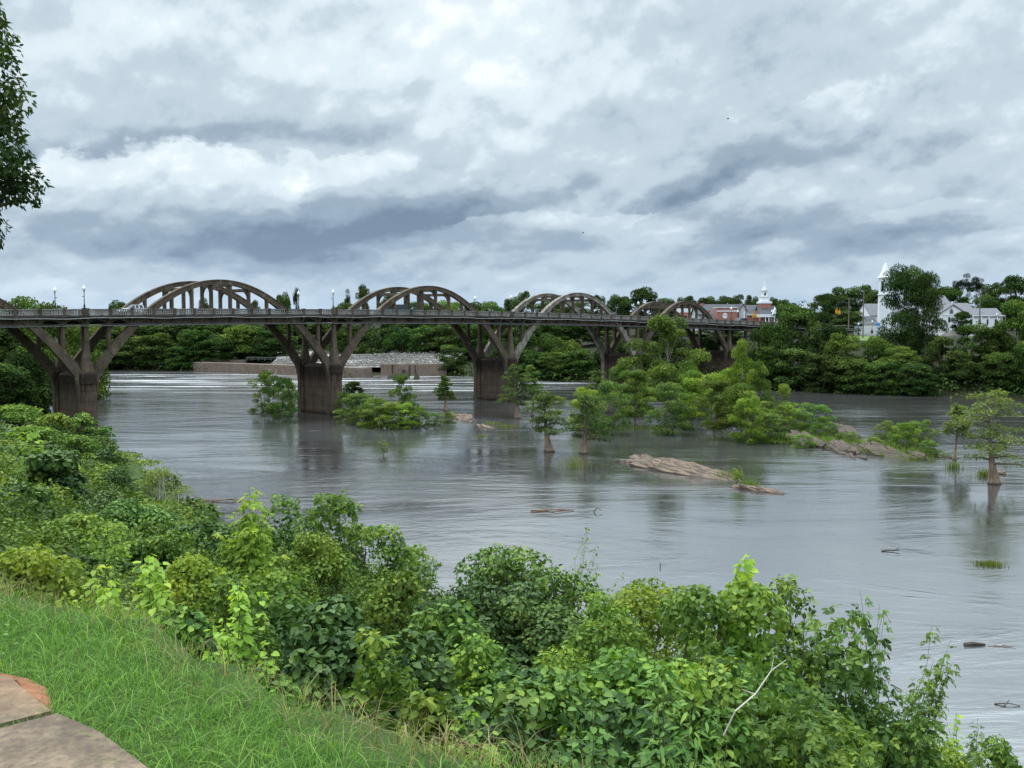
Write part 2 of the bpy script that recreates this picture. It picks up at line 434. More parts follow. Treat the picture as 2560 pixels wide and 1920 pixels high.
# the lit heap of cumulus over the bridge's near arches: hard upper rim, flat dark base
for (px, py, rx, ry, rot, base_dy, k, top) in CUMULUS:
    body = blob(px, py, rx, ry, rot, 1.0, power=.7)
    edge = nt.math('ADD', body, nt.math('MULTIPLY', nt.math('SUBTRACT', n_f, .5), .75))
    mask = nt.node('ShaderNodeMapRange', interpolation_type='SMOOTHSTEP')
    nt.put(mask.inputs[0], edge); mask.inputs[1].default_value = .40; mask.inputs[2].default_value = .52
    _, e0 = pxdir(px, py+base_dy)
    lit = nt.math('MULTIPLY_ADD', nt.math('SUBTRACT', elw, e0), F/(ry*1.35), .42, clamp=True)
    val = nt.math('ADD', nt.math('MULTIPLY_ADD', lit, top-.12, .12), nt.math('MULTIPLY', emb, 1.0))
    val = nt.math('ADD', val, nt.math('MULTIPLY', nt.math('SUBTRACT', n_f, .5), .3))
    fade = nt.math('MULTIPLY_ADD', nt.math('SUBTRACT', elw, pxdir(px, py+base_dy*3.6)[1]), F/(ry*.55), 0.0, clamp=True)
    m_ = nt.math('MULTIPLY', nt.math('MULTIPLY', mask.outputs[0], k), fade)
    B = nt.math('ADD', nt.math('MULTIPLY', B, nt.math('SUBTRACT', 1.0, m_)), nt.math('MULTIPLY', val, m_))
for b in CLOUD_BASES:
    B = nt.math('ADD', B, blob(*b[:5], b[5]*.85))
cl = nt.ramp(B, [(.05, (.155,.215,.295)), (.30, (.27,.35,.435)), (.52, (.45,.54,.61)), (.68, (.61,.70,.755)), (.84, (.79,.845,.865)), (1.0, (.96,.975,.975))], 'EASE')
# towards the horizon the air turns everything pale blue
hz = nt.math('EXPONENT', nt.math('MULTIPLY', el, -26.0))
cl = nt.mix(nt.math('MULTIPLY', hz, .75), cl, (.36,.50,.67))
# an overcast sky is brighter overhead than at the horizon
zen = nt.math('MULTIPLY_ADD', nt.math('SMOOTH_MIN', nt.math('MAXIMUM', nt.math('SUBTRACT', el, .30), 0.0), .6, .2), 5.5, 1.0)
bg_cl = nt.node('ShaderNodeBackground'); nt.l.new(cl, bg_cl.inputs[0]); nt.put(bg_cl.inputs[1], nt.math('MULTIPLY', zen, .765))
cov = nt.math('MULTIPLY_ADD', nt.math('SUBTRACT', n_lo, .34), 9.0, .86, clamp=True)
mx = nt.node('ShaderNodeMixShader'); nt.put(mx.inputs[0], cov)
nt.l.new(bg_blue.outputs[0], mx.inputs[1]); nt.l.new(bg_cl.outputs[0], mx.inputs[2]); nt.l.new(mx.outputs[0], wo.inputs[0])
W.cycles.sampling_method = 'MANUAL'; W.cycles.sample_map_resolution = 512

# ------------------------------------------------------------------ ground
NEAR = np.array([(-330,700),(-230,430),(-150,300),(-105,215),(-74,165),(-63,146),(-52,129),(-38,107),(-27,85),(-14,66.5),(-4,53.5),(4,46.5),(10.5,40.5),(14.5,33),(21,26),(32,17),(50,5),(90,-20),(200,-90)], float)
FAR = np.array([(-900,420),(-400,372),(-200,335),(-121,324),(-97,317),(-68,297),(-40,279),(-37,289),(-18,290),(-8,279),(12,258),(30,246),(50,233),(76,214),(97,197),(150,158),(250,96),(500,-40),(900,-260)], float)

def sdist(P, L):
    """signed distance to a polyline, + on its left"""
    best = np.full(len(P), 1e9); sg = np.ones(len(P))
    for a, b in zip(L[:-1], L[1:]):
        ab = b-a; t = np.clip(((P-a)@ab)/(ab@ab), 0, 1)
        d = P-(a+t[:, None]*ab); dist = np.hypot(d[:, 0], d[:, 1])
        cr = ab[0]*(P[:, 1]-a[1])-ab[1]*(P[:, 0]-a[0])
        m = dist < best-1e-9
        best[m] = dist[m]; sg[m] = np.where(cr[m] >= 0, 1, -1)
    return best*sg

def wob(x, y):
    return (np.sin(x*.31+y*.17)+np.sin(x*.13-y*.29+1.3)+.6*np.sin(x*.71+y*.53+.4)+.6*np.sin(-x*.47+y*.83))/3.2

def lawn_edge(x):
    return 3.88-.84*x+.16*np.sin(x*2.1)+.09*np.sin(x*5.3+1)

def ground(x, y):
    x = np.atleast_1d(np.asarray(x, float)); y = np.atleast_1d(np.asarray(y, float))
    P = np.stack([x, y], 1)
    dn = -sdist(P, NEAR)          # NEAR runs from far left to near right: land is on its right-hand side
    df = sdist(P, FAR)
    zn = np.interp(dn, [-14, -4, 0, 3, 8, 15, 22, 27.5, 29.3, 30.6, 34, 60], [-3, -1.3, -.12, .7, 2.0, 4.1, 6.9, 10.2, 11.7, 12.75, 13.08, 13.3])
    zn = zn+wob(x, y)*.35*np.clip((30-dn)/10, 0, 1)*np.clip(dn/4, 0, 1)
    e = (y-lawn_edge(x))*.76
    zn = np.where(np.abs(x) < 60, np.minimum(zn, 12.9-np.interp(e, [-1, 0, 1, 2, 5, 10, 30], [-2, 0, 1.1, 1.9, 3.2, 4.4, 6.6])), zn)
    k = np.clip((e+.05)/1.5, 0, 1); k = k*k*(3-2*k)
    zl = 13.08-.02*np.clip(e+4, 0, 4)
    zn = np.where((dn > 14) & (np.abs(x) < 60), zl*(1-k)+np.minimum(zn, 12.6)*k, zn)
    right = np.clip((x+10)/60, 0, 1)
    zf = np.interp(df, [-14, -4, 0, 3, 12, 30, 60, 120, 260, 700], [-3, -1.3, -.12, .9, 2.4, 6.5, 9.8, 11.0, 13.5, 24])*(.55+.45*right)
    zf = zf+wob(x*.3, y*.3)*.5*np.clip(df/20, 0, 1)
    return np.where(dn > -16, np.maximum(zn, np.where(df > -16, zf, -3)), np.where(df > -16, zf, -3.0))

def gz(x, y): return float(ground(x, y)[0])

def lines(*seg):
    out = []
    for a, b, s in seg: out.append(np.arange(a, b, s))
    out.append(np.array([seg[-1][1]])); return np.unique(np.concatenate(out))
xs = lines((-2600, -900, 340), (-900, -150, 30), (-150, -70, 5), (-70, -12, 1.5), (-12, 14, .7), (14, 50, 1.5), (50, 160, 5), (160, 900, 37), (900, 2600, 340))
ys = lines((-400, -30, 60), (-30, -5, 3), (-5, 16, .7), (16, 90, 1.5), (90, 170, 2.5), (170, 420, 5), (420, 900, 32), (900, 4200, 330))
gx, gy = np.meshgrid(xs, ys); gxf, gyf = gx.ravel(), gy.ravel()
gzv = ground(gxf, gyf)
nx, ny = len(xs), len(ys)
ii = (np.arange(ny-1)[:, None]*nx+np.arange(nx-1)[None]).ravel()
quads = np.stack([ii, ii+1, ii+nx+1, ii+nx], 1)
me = np_mesh('terrain', np.stack([gxf, gyf, gzv], 1), quads)
m, nt, bs, _ = new_mat('bank soil and turf')
p = nt.geo(); n1 = nt.noise(p, .35, 6, .6); n2 = nt.noise(p, 5, 5, .65)
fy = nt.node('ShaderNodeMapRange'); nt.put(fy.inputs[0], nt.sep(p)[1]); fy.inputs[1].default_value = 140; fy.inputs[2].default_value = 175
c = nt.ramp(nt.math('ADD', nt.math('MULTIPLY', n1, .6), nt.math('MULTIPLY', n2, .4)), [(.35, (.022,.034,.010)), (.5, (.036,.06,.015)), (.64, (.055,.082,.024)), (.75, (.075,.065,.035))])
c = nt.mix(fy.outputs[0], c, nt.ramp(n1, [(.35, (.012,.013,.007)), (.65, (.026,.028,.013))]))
nt.put(bs.inputs['Base Color'], c); bs.inputs['Roughness'].default_value = .95; bs.inputs['Specular IOR Level'].default_value = .1
bump(nt, bs, n2, .6, .05)
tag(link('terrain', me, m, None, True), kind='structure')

# ------------------------------------------------------------------ river
wx_ = lines((-2600, -900, 170), (-900, 900, 45), (900, 2600, 170)); wy_ = lines((-400, 0, 40), (0, 500, 12.5), (500, 4200, 185))
ggx, ggy = np.meshgrid(wx_, wy_)
nx, ny = len(wx_), len(wy_)
ii = (np.arange(ny-1)[:, None]*nx+np.arange(nx-1)[None]).ravel()
me = np_mesh('river_water', np.stack([ggx.ravel(), ggy.ravel(), np.zeros(nx*ny)], 1), np.stack([ii, ii+1, ii+nx+1, ii+nx], 1))
m, nt, bs, _ = new_mat('brown river water')
p = nt.geo(); X_, Y_, _z = nt.sep(p)
ps = nt.mapping(p, (1, 1, 1), (0, 0, math.radians(-10)))
small = nt.noise(nt.mapping(ps, (.9, 1.6, 1)), 1.9, 6, .62, .5)
mid = nt.noise(nt.mapping(ps, (.16, .36, 1)), 1.0, 4, .55, 1.0)
big = nt.noise(nt.mapping(p, (.012, .03, 1), (0, 0, math.radians(-12))), 1.0, 4, .5, .8)
# calm glassy lanes and ruffled lanes
streak = nt.noise(nt.mapping(p, (.03, .075, 1), (0, 0, math.radians(-8))), 1.0, 5, .6, 1.8)
lane = nt.ramp(nt.math('ADD', nt.math('MULTIPLY', big, .5), nt.math('MULTIPLY', streak, .5)), [(.38, .15), (.47, .5), (.53, 1.0), (.62, 1.8)])
far_k = nt.node('ShaderNodeMapRange', interpolation_type='SMOOTHSTEP'); nt.put(far_k.inputs[0], Y_)
far_k.inputs[1].default_value = 45; far_k.inputs[2].default_value = 190; far_k.inputs[3].default_value = .42; far_k.inputs[4].default_value = .62
h = nt.math('ADD', nt.math('MULTIPLY', small, .042), nt.math('MULTIPLY', mid, .12))
h = nt.math('MULTIPLY', h, nt.math('MULTIPLY', lane, far_k.outputs[0]))
b = nt.node('ShaderNodeBump'); b.inputs['Strength'].default_value = 1.0; b.inputs['Distance'].default_value = 1.0
nt.put(b.inputs['Height'], h); nt.l.new(b.outputs[0], bs.inputs['Normal'])
silt = nt.ramp(nt.noise(nt.mapping(p, (.02, .05, 1)), 1, 4), [(.35, (.028,.026,.023)), (.65, (.055,.056,.055))])
# painted sky glints among white water upstream, and thin foam lines below the rocks
fo = nt.noise(nt.mapping(p, (.025, .36, 1), (0, 0, math.radians(-7))), 1.0, 8, .68, .6)
zone = nt.math('MAXIMUM',
    nt.math('MULTIPLY', nt.math('MULTIPLY_ADD', Y_, 1/30.0, -205/30.0, clamp=True), nt.math('MULTIPLY_ADD', Y_, -1/18.0, 312/18.0, clamp=True)),
    0.0)
zone = nt.math('MULTIPLY', zone, nt.math('MULTIPLY_ADD', X_, -1/40.0, 1.0, clamp=True))
fo2 = nt.noise(nt.mapping(p, (.05, .9, 1), (0, 0, math.radians(-4))), 1.0, 6, .7, 1.2)
zone2 = nt.math('MULTIPLY', nt.math('MULTIPLY_ADD', Y_, 1/30.0, -95/30.0, clamp=True), nt.math('MULTIPLY_ADD', Y_, -1/40.0, 240/40.0, clamp=True))
f1 = nt.math('MULTIPLY', nt.ramp(fo, [(.49, 0), (.66, .8)]), zone)
f2 = nt.math('MULTIPLY', nt.ramp(fo2, [(.63, 0), (.74, .4)]), zone2)
glint_foam = nt.math('MAXIMUM', f1, f2)
nt.put(bs.inputs['Base Color'], nt.mix(nt.math('MULTIPLY', glint_foam, .9), silt, (.80,.82,.84)))
nt.put(bs.inputs['Roughness'], nt.math('MULTIPLY_ADD', glint_foam, .5, .045))
bs.inputs['IOR'].default_value = 6.2; bs.inputs['Specular IOR Level'].default_value = .5
tag(link('river_water', me, m), kind='structure')

# ------------------------------------------------------------------ footpath: two cast slabs and bare red soil at its edge
m, nt, bs, _ = new_mat('stained footpath concrete')
p = nt.geo(); n1 = nt.noise(p, 1.1, 6, .6); n2 = nt.noise(p, 28, 4, .7); n3 = nt.noise(p, 4.5, 9, .72, .3)
c = nt.ramp(nt.math('ADD', nt.math('MULTIPLY', n1, .45), nt.math('MULTIPLY', n3, .55)), [(.36, (.05,.034,.019)), (.46, (.11,.077,.046)), (.55, (.18,.13,.080)), (.66, (.26,.195,.12))])
c = nt.mix(nt.ramp(n2, [(.45, 0), (.62, .6)]), c, (.05,.037,.028))
# red clay washed over the far slab
w = nt.ramp(nt.math('ADD', nt.noise(p, 1.6, 5, .6), nt.math('MULTIPLY_ADD', nt.sep(p)[1], .55, -2.55)), [(.42, 0), (.62, 1)])
c = nt.mix(nt.math('MULTIPLY', w, .6), c, nt.ramp(n3, [(.38, (.15,.07,.035)), (.6, (.30,.18,.09))]))
nt.put(bs.inputs['Base Color'], c); bs.inputs['Roughness'].default_value = .9
bump(nt, bs, nt.math('ADD', n2, n3), .35, .012)
MAT_PATH = m
def slab(name, poly):
    mb = MB(); zs = [gz(x, y) for x, y in poly]; zt = max(zs)+.012
    mb.prism(poly, zt-.3, zt, 'z')
    return tag(mb.build(name, MAT_PATH), kind='structure')
PATH_A = [(-.55, 3.0), (-.98, 3.52), (-1.35, 3.93), (-1.62, 4.22), (-1.88, 4.42), (-2.12, 4.18), (-2.9, 3.5), (-3.4, 3.0), (-2.6, 1.6), (-.2, 1.6)]
PATH_B = [(-1.935, 4.48), (-2.1, 4.66), (-2.33, 4.92), (-2.62, 5.06), (-3.4, 5.2), (-4.6, 4.9), (-3.46, 3.06), (-2.96, 3.56), (-2.185, 4.24)]
PATH_A = [(a-.1 if b > 2.5 else a, b) for a, b in PATH_A]; PATH_B = [(a-.1, b) for a, b in PATH_B]
slab('footpath', PATH_A); slab('footpath', PATH_B)
mb = MB()
rr = random.Random(4)
pts = [(-2.82,5.02),(-2.6,5.0),(-2.4,4.88),(-2.2,4.62),(-2.1,4.52),(-2.05,4.55),(-2.12,4.70),(-2.23,4.88),(-2.37,5.02),(-2.6,5.12),(-2.85,5.12)]
zt = max(gz(x, y) for x, y in pts)
rings = []
cx = sum(a for a, _ in pts)/len(pts); cy = sum(b for _, b in pts)/len(pts)
for k, hh in ((1.0, -.04), (.92, .012), (.7, .022), (.35, .03)):
    rings.append([(cx+(a-cx)*k+rr.uniform(-.015,.015), cy+(b-cy)*k+rr.uniform(-.015,.015), zt+hh+rr.uniform(-.012,.012)) for a, b in pts])
mb.loft(rings)
tag(mb.build('bare_clay_soil', plain('red clay', (.22,.09,.045), .95, 0, .35, 14)), kind='structure')
def inpoly(px, py, poly):
    r = np.zeros(len(px), bool); n = len(poly); j = n-1
    for i in range(n):
        xi, yi = poly[i]; xj, yj = poly[j]
        c = ((yi > py) != (yj > py)) & (px < (xj-xi)*(py-yi)/(yj-yi+1e-12)+xi)
        r ^= c; j = i
    return r
# ------------------------------------------------------------------ the bridge, in its own axes: x along, y across (away), z over the water
BR0 = np.array([-56.9, 138.7]); BD = np.array([.7096, .7046]); BD /= np.linalg.norm(BD); BN = np.array([-BD[1], BD[0]])
BRZ = math.atan2(BD[1], BD[0])
bridge = thing('arch_bridge', 'long weathered concrete bridge with paired arches standing above and below its deck', 'bridge', (BR0[0], BR0[1], 0), BRZ)
_k = np.array([-2.2,-1.5,-1,-.28,0,.5,1,1.5,2,2.43,2.954,3.375,3.836,4.24,5,6])*40
_z = np.array([.2,.8,1.25,1.6,1.77,1.97,2.10,2.09,1.98,1.75,1.39,1.06,.6,.1,-.8,-1.3])
_pf = np.polyfit(_k, _z, 4)
def zr(s): return EYE+float(np.polyval(_pf, s))          # top of the railing
PS = [-40.0, 0.0, 40.0, 80.0, 118.2, 153.4]
def to_world(s, t, z): q = BR0+BD*s+BN*t; return (q[0], q[1], z)
def s_for_px(px, t):
    lo, hi = -80.0, 240.0
    for _ in range(60):
        md = (lo+hi)/2; q = to_world(md, t, 0)
        if 1280+F*q[0]/(q[1]*1.0) < px: lo = md
        else: hi = md
    return lo
RIB = (.25, 8.65)
T0, T1 = -.5, 9.4
SA, SB = -76.0, 214.0
st = np.arange(SA, SB+.1, 2.0)

# deck: slab, roadway
mb = MB()
mb.loft([[(s, T0-.22, zr(s)-.86), (s, T1+.22, zr(s)-.86), (s, T1+.22, zr(s)-1.14), (s, T1-.35, zr(s)-1.20), (s, T0+.35, zr(s)-1.20), (s, T0-.22, zr(s)-1.14)] for s in st])
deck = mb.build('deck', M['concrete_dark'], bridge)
mb = MB(); mb.loft([[(s, RIB[0]+.7, zr(s)-.84), (s, RIB[1]-.7, zr(s)-.84), (s, RIB[1]-.7, zr(s)-.855), (s, RIB[0]+.7, zr(s)-.855)] for s in st])
mb.build('roadway', M['asphalt'], deck)
# long edge girders, cut into little arches over the piers
def girder(name, t):
    mb = MB()
    S, Zt, Zb = [], [], []
    bounds = [(SA, PS[0])]+[(a, b) for a, b in zip(PS[:-1], PS[1:])]+[(PS[-1], SB)]
    for a, b in bounds:
        n = max(1, round((b-a)/3.08)); pl = (b-a)/n
        for i in range(n):
            near = (i < 2 and a != SA) or (i >= n-2 and b != SB)
            for u in np.linspace(0, 1, 13)[:-1]:
                s = a+(i+u)*pl; S.append(s); Zt.append(zr(s)-1.19)
                cut = .80*math.sqrt(max(0, 1-((u-.5)/.41)**2)) if near else 0
                Zb.append(zr(s)-2.30+cut)
    for s, a, b, s2, a2, b2 in zip(S, Zt, Zb, S[1:], Zt[1:], Zb[1:]):
        mb.add([(s,t-.19,b),(s2,t-.19,b2),(s2,t-.19,a2),(s,t-.19,a),(s,t+.19,b),(s2,t+.19,b2),(s2,t+.19,a2),(s,t+.19,a)],
               [(0,1,2,3),(7,6,5,4),(0,4,5,1)])
    return mb.build(name, M['concrete'], bridge)
for t in RIB: girder('edge_girder', t)

# panel points, floor beams, cantilever brackets
panels = []
for a, b in [(-76.96, PS[0])]+list(zip(PS[:-1], PS[1:]))+[(PS[-1], 153.4+58.5)]:
    n = max(1, round((b-a)/3.08))
    panels += [a+(b-a)/n*i for i in range(n)]
panels = [s for s in panels if SA < s < SB]
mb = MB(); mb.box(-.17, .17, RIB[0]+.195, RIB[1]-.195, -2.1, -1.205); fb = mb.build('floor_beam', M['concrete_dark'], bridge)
mb = MB(); mb.prism([(T0-.16, -1.205), (RIB[0]-.195, -1.205), (RIB[0]-.195, -2.22), (RIB[0]-.33, -2.16), (-.25, -1.7), (T0-.16, -1.4)], -.15, .15, 'x'); br = mb.build('bracket', M['concrete'], bridge)
vis = [s for s in panels if -36 < s < 175]
for i, s in enumerate(vis):
    for src in (fb, br):
        o = src if i == 0 else src.copy()
        if i: COL.objects.link(o)
        o.location = (s, 0, zr(s))

# railings: pilasters at the panel points, pierced balustrade between
def railing(t):
    mb = MB()
    prof = [(s, zr(s)) for s in np.arange(SA, SB+.1, 1.54)]
    for z0, z1, w in ((-.12, 0, .13), (-.80, -.67, .12)):
        mb.loft([[(s, t-w, z+z0), (s, t+w, z+z0), (s, t+w, z+z1), (s, t-w, z+z1)] for s, z in prof])
    for s in np.arange(-40 if t < 4 else -40, 176, .34):
        z = zr(s); k = int(round((s+40)/.34)) % 9
        w = .085
        mb.box(s-w, s+w, t-.05, t+.05, z-.68, z-.115)
        if k in (2, 3, 5, 6): mb.box(s+w, s+.34-w, t-.04, t+.04, z-.47, z-.33)
    return mb.build('railing', M['rail'], bridge)
rl = [railing(T0), railing(T1)]
mb = MB(); mb.box(-.2, .2, -.17, .17, -.859, -.06); mb.box(-.23, .23, -.2, .2, -.059, .07); pil = mb.build('pilaster', M['concrete'], rl[0])
for i, s in enumerate(vis):
    o = pil if i == 0 else pil.copy()
    if i: COL.objects.link(o)
    o.location = (s, T0, zr(s))
mb = MB()
for s in vis: z = zr(s); mb.box(s-.2, s+.2, T1-.17, T1+.17, z-.859, z+.06)
o = mb.build('pilaster', M['concrete'], rl[1]); o['kind'] = 'stuff'

# pipe and slack pale cable along the near face
mb = MB(); sp = np.arange(SA, SB, 3.08)
mb.tube([(s, RIB[0]-.42, zr(s)-2.27) for s in sp], .075, 6)
mb.tube([(s, RIB[0]-.42, zr(s)-2.08) for s in sp], .035, 5)
for s in vis: mb.box(s-.05, s+.05, RIB[0]-.5, RIB[0]-.19, zr(s)-2.38, zr(s)-2.30)
mb.build('pipe', M['pipe'], bridge)
mb = MB(); sp = np.arange(SA, SB, 1.2)
mb.tube([(s, T0-.34, zr(s)-1.26+.05*math.sin(s*.41)+.035*math.sin(s*.93+1)) for s in sp], .04, 6)
mb.build('cable', M['cable'], bridge)

# arch ribs
ribc = []
def rib_lines(a, b):
    L = b-a; sm = (a+b)/2; zc = zr(sm)+(4.25 if L > 36 else 3.85)
    cE = (zc-9.1)/.2209; cI = (zc-.68-7.75)/.207
    q = np.linspace(-1, 1, 61); E = []; I = []
    kk = 40.0/L
    for u in q:
        E.append((sm+u*.47*L, zc-cE*(u*.47)**2)); I.append((sm+u*.455*L, zc-.68-cI*(u*.455)**2))
    for sg, lst in ((1, None), (-1, None)):
        e = [(sm+sg*(L/2-.62), 7.9), (sm+sg*(L/2-.62), 6.5), (sm+sg*(L/2-.62), 4.5), (sm+sg*(L/2-.62), -1.5)]
        i = [(sm+sg*(L/2-1.52), 6.9), (sm+sg*(L/2-1.32), 6.0), (sm+sg*(L/2-1.22), 4.8), (sm+sg*(L/2-1.18), -1.5)]
        if sg == 1: E += e; I += i
        else: E = e[::-1]+E; I = i[::-1]+I
    return E, I, zc, cE, cI, sm, L
spans = list(zip(PS[:-1], PS[1:]))
hang = []
for a, b in spans:
    E, I, zc, cE, cI, sm, L = rib_lines(a, b)
    for t in RIB:
        mb = MB(); rib_mat = M['concrete_pale'] if 75 < a < 85 else M['concrete']
        mb.loft([[(e[0], t-.36, e[1]), (e[0], t+.36, e[1]), (i[0], t+.36, i[1]), (i[0], t-.36, i[1])] for e, i in zip(E, I)])
        lip = [e for e in E if e[1] > zr(sm)-1.0]
        mb.loft([[(e[0], t-.43, e[1]+.03), (e[0], t+.43, e[1]+.03), (e[0], t+.43, e[1]-.13), (e[0], t-.43, e[1]-.13)] for e in lip])
        mb.build('arch_rib', rib_mat, bridge)
    pl = L/13
    for k in range(-3, 3):
        s = sm+(k+.5)*pl
        zi = zc-.68-cI*((s-sm)/L)**2+.1
        for t in RIB:
            mb = MB(); z0 = zr(s)-.85
            mb.box(s-.22, s+.22, t-.22, t+.22, z0, zi)
            mb.box(s-.10, s+.10, t-.30, t+.30, z0+.02, zi-.04)
            mb.build('hanger', M['concrete'], bridge)
        if k in (-2, -1, 0, 1):       # portal strut with rounded haunches between the two ribs
            a0, a1 = RIB[0]+.225, RIB[1]-.225; zt = zi+.18; poly = [(a0, zt), (a1, zt)]
            hd = .48
            rad = 1.25
            up = [(a1-rad+rad*math.sin(w), zt-hd-rad+rad*math.cos(w)) for w in np.linspace(PI/2, 0, 7)]
            dn_ = [(a0+rad-rad*math.sin(w), zt-hd-rad+rad*math.cos(w)) for w in np.linspace(0, PI/2, 7)]
            poly += up+dn_
            mb = MB(); mb.prism(poly, s-.19, s+.19, 'x'); mb.build('portal_strut', M['concrete'], bridge)

# piers, flared pier columns and slimmer spandrel columns
def octo(cx, cy, a, b, z, ch=.3):
    return [(cx-a, cy-b+ch*b, z), (cx-a+ch*a, cy-b, z), (cx+a-ch*a, cy-b, z), (cx+a, cy-b+ch*b, z), (cx+a, cy+b-ch*b, z), (cx+a-ch*a, cy+b, z), (cx-a+ch*a, cy+b, z), (cx-a, cy+b-ch*b, z)]
def nose(s, t, sg, k, z):
    return [(s+x*k, t+sg*y*k, z) for x, y in ((-1.06, -1.0), (-1.06, .35), (-.95, .75), (-.6, 1.12), (0, 1.26), (.6, 1.12), (.95, .75), (1.06, .35), (1.06, -1.0))]
for ps in PS:
    mb = MB(); t0, t1 = RIB[0]+.9, RIB[1]-.9
    mb.box(ps-.86, ps+.86, t0, t1, -2.5, 6.55)
    mb.box(ps-.95, ps+.95, t0, t1, 6.551, 7.55)
    mb.loft([[(ps-.95, t0, 7.551), (ps+.95, t0, 7.551), (ps+.95, t1, 7.551), (ps-.95, t1, 7.551)], [(ps-.3, t0, 8.1), (ps+.3, t0, 8.1), (ps+.3, t1, 8.1), (ps-.3, t1, 8.1)]])
    pier = mb.build('pier', M['concrete_pier'], bridge)
    for t, sg in ((RIB[0], -1), (RIB[1], 1)):
        mb = MB()
        mb.loft([nose(ps, t, sg, 1.05, -2.5), nose(ps, t, sg, 1.05, .6), nose(ps, t, sg, 1.0, 6.55)])
        mb.build('pier_shaft', M['concrete_pier'], pier)
        mb = MB()
        mb.loft([nose(ps, t, sg, 1.06, 6.552), nose(ps, t, sg, 1.09, 6.62), nose(ps, t, sg, 1.09, 7.84), nose(ps, t, sg, 1.05, 7.95)])
        base = nose(ps, t, sg, 1.04, 7.951)
        mid_ = [(ps+(x-ps)*.62, t+(y-t)*.62, 8.18) for x, y, z in base]
        top = [(ps+(x-ps)*.16, t+(y-t)*.16+sg*.30, 8.95) for x, y, z in base]
        mb.loft([base, mid_, top])
        mb.build('pier_cap', M['concrete_pier'], pier)
        mb = MB(); H = zr(ps)-1.5-7.9
        mb.loft([octo(ps, t, r, r*.95, 7.9+H*h_) for h_, r in ((0, .84), (.10, .80), (.26, .58), (.40, .43), (.46, .40), (.8, .30), (.93, .29), (.935, .34), (.97, .34), (.975, .30), (1.0, .30))])
        mb.build('pier_column', M['concrete'], bridge)
for (a, b) in spans:
    E, I, zc, cE, cI, sm, L = rib_lines(a, b)
    for sg, base in ((1, a), (-1, b)):
        s = base+sg*L/13
        ze = zc-cE*((s-sm)/L)**2-.35
        for t in RIB:
            mb = MB(); zt = zr(s)-1.5
            mb.box(s-.24, s+.24, t-.26, t+.26, ze, zt-.5); mb.box(s-.12, s+.12, t-.33, t+.33, ze+.03, zt-.55)
            mb.build('spandrel_column', M['concrete'], bridge)
# far approach on plain columns
for s in (160.5, 167, 173.5, 180, 187):
    for t in RIB:
        q = to_world(s, t, 0); mb = MB(); mb.box(s-.3, s+.3, t-.3, t+.3, gz(q[0], q[1])-1.0, zr(s)-1.5)
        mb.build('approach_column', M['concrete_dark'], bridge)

# ------------------------------------------------------------------ street lamps on the railing
def lamp():
    t = thing('street_lamp', 'black post', 'street lamp')
    mb = MB(); mb.lathe([(.19, 0), (.19, .14), (.13, .2), (.12, .5), (.075, .62), (.06, .8), (.05, 2.15), (.075, 2.2), (.06, 2.28), (.09, 2.36), (.12, 2.42)], n=8)
    mb.box(-.05, .3, -.03, .03, 1.62, 1.70)
    mb.build('post', M['iron'], t)
    mb = MB(); mb.lathe([(.09, 2.42), (.17, 2.5), (.23, 2.66), (.22, 2.82), (.14, 2.95), (.07, 3.02), (.05, 3.1), (.015, 3.2)], n=10)
    mb.build('globe', M['globe'], t, True)
    mb = MB(); mb.box(-.3, .3, -.26, .26, -.859, .08); mb.box(-.24, .24, -.22, .22, .081, .12); mb.build('pedestal', M['concrete'], t)
    return t
def copy_tree(o, parent=None):
    c = o.copy(); COL.objects.link(c); c.parent = parent
    for ch in list(o.children): copy_tree(ch, c)
    return c
LAMPS = [
 (-.4, 0, 'lamp post with white globe on the near railing above the bank-side pier among shrubs'),
 (-.4, 1, 'lamp post with white globe on the far railing behind the bank-side pier'),
 (39.4, 0, 'lamp post with white globe on the near railing between the first and second big arches'),
 (39.4, 1, 'lamp post on the far railing beside a narrow dark cedar, between the first two arches'),
 (79.4, 0, 'lamp post on the near railing between the second arch and the bleached third arch'),
 (79.4, 1, 'lamp post on the far railing just past the foot of the second arch'),
 (117.6, 0, 'lamp post on the near railing between the bleached third arch and the last arch'),
 (117.6, 1, 'lamp post on the far railing at the foot of the bleached third arch'),
 (152.9, 0, 'lamp post on the near railing just past the last arch, before the brick hall'),
 (171, 1, 'lamp post on the far railing before the brick gable, second past the last arch'),
 (171, 0, 'last lamp post on the near railing, before the white church portico')]
L0 = lamp()
for i, (s, side, lab) in enumerate(LAMPS):
    o = L0 if i == 0 else copy_tree(L0)
    o.location = to_world(s, T1 if side else T0, zr(s)); o.rotation_euler = (0, 0, BRZ+PI*(0 if side else 1))
    tag(o, lab, 'street lamp', 'lamps along the bridge railings')

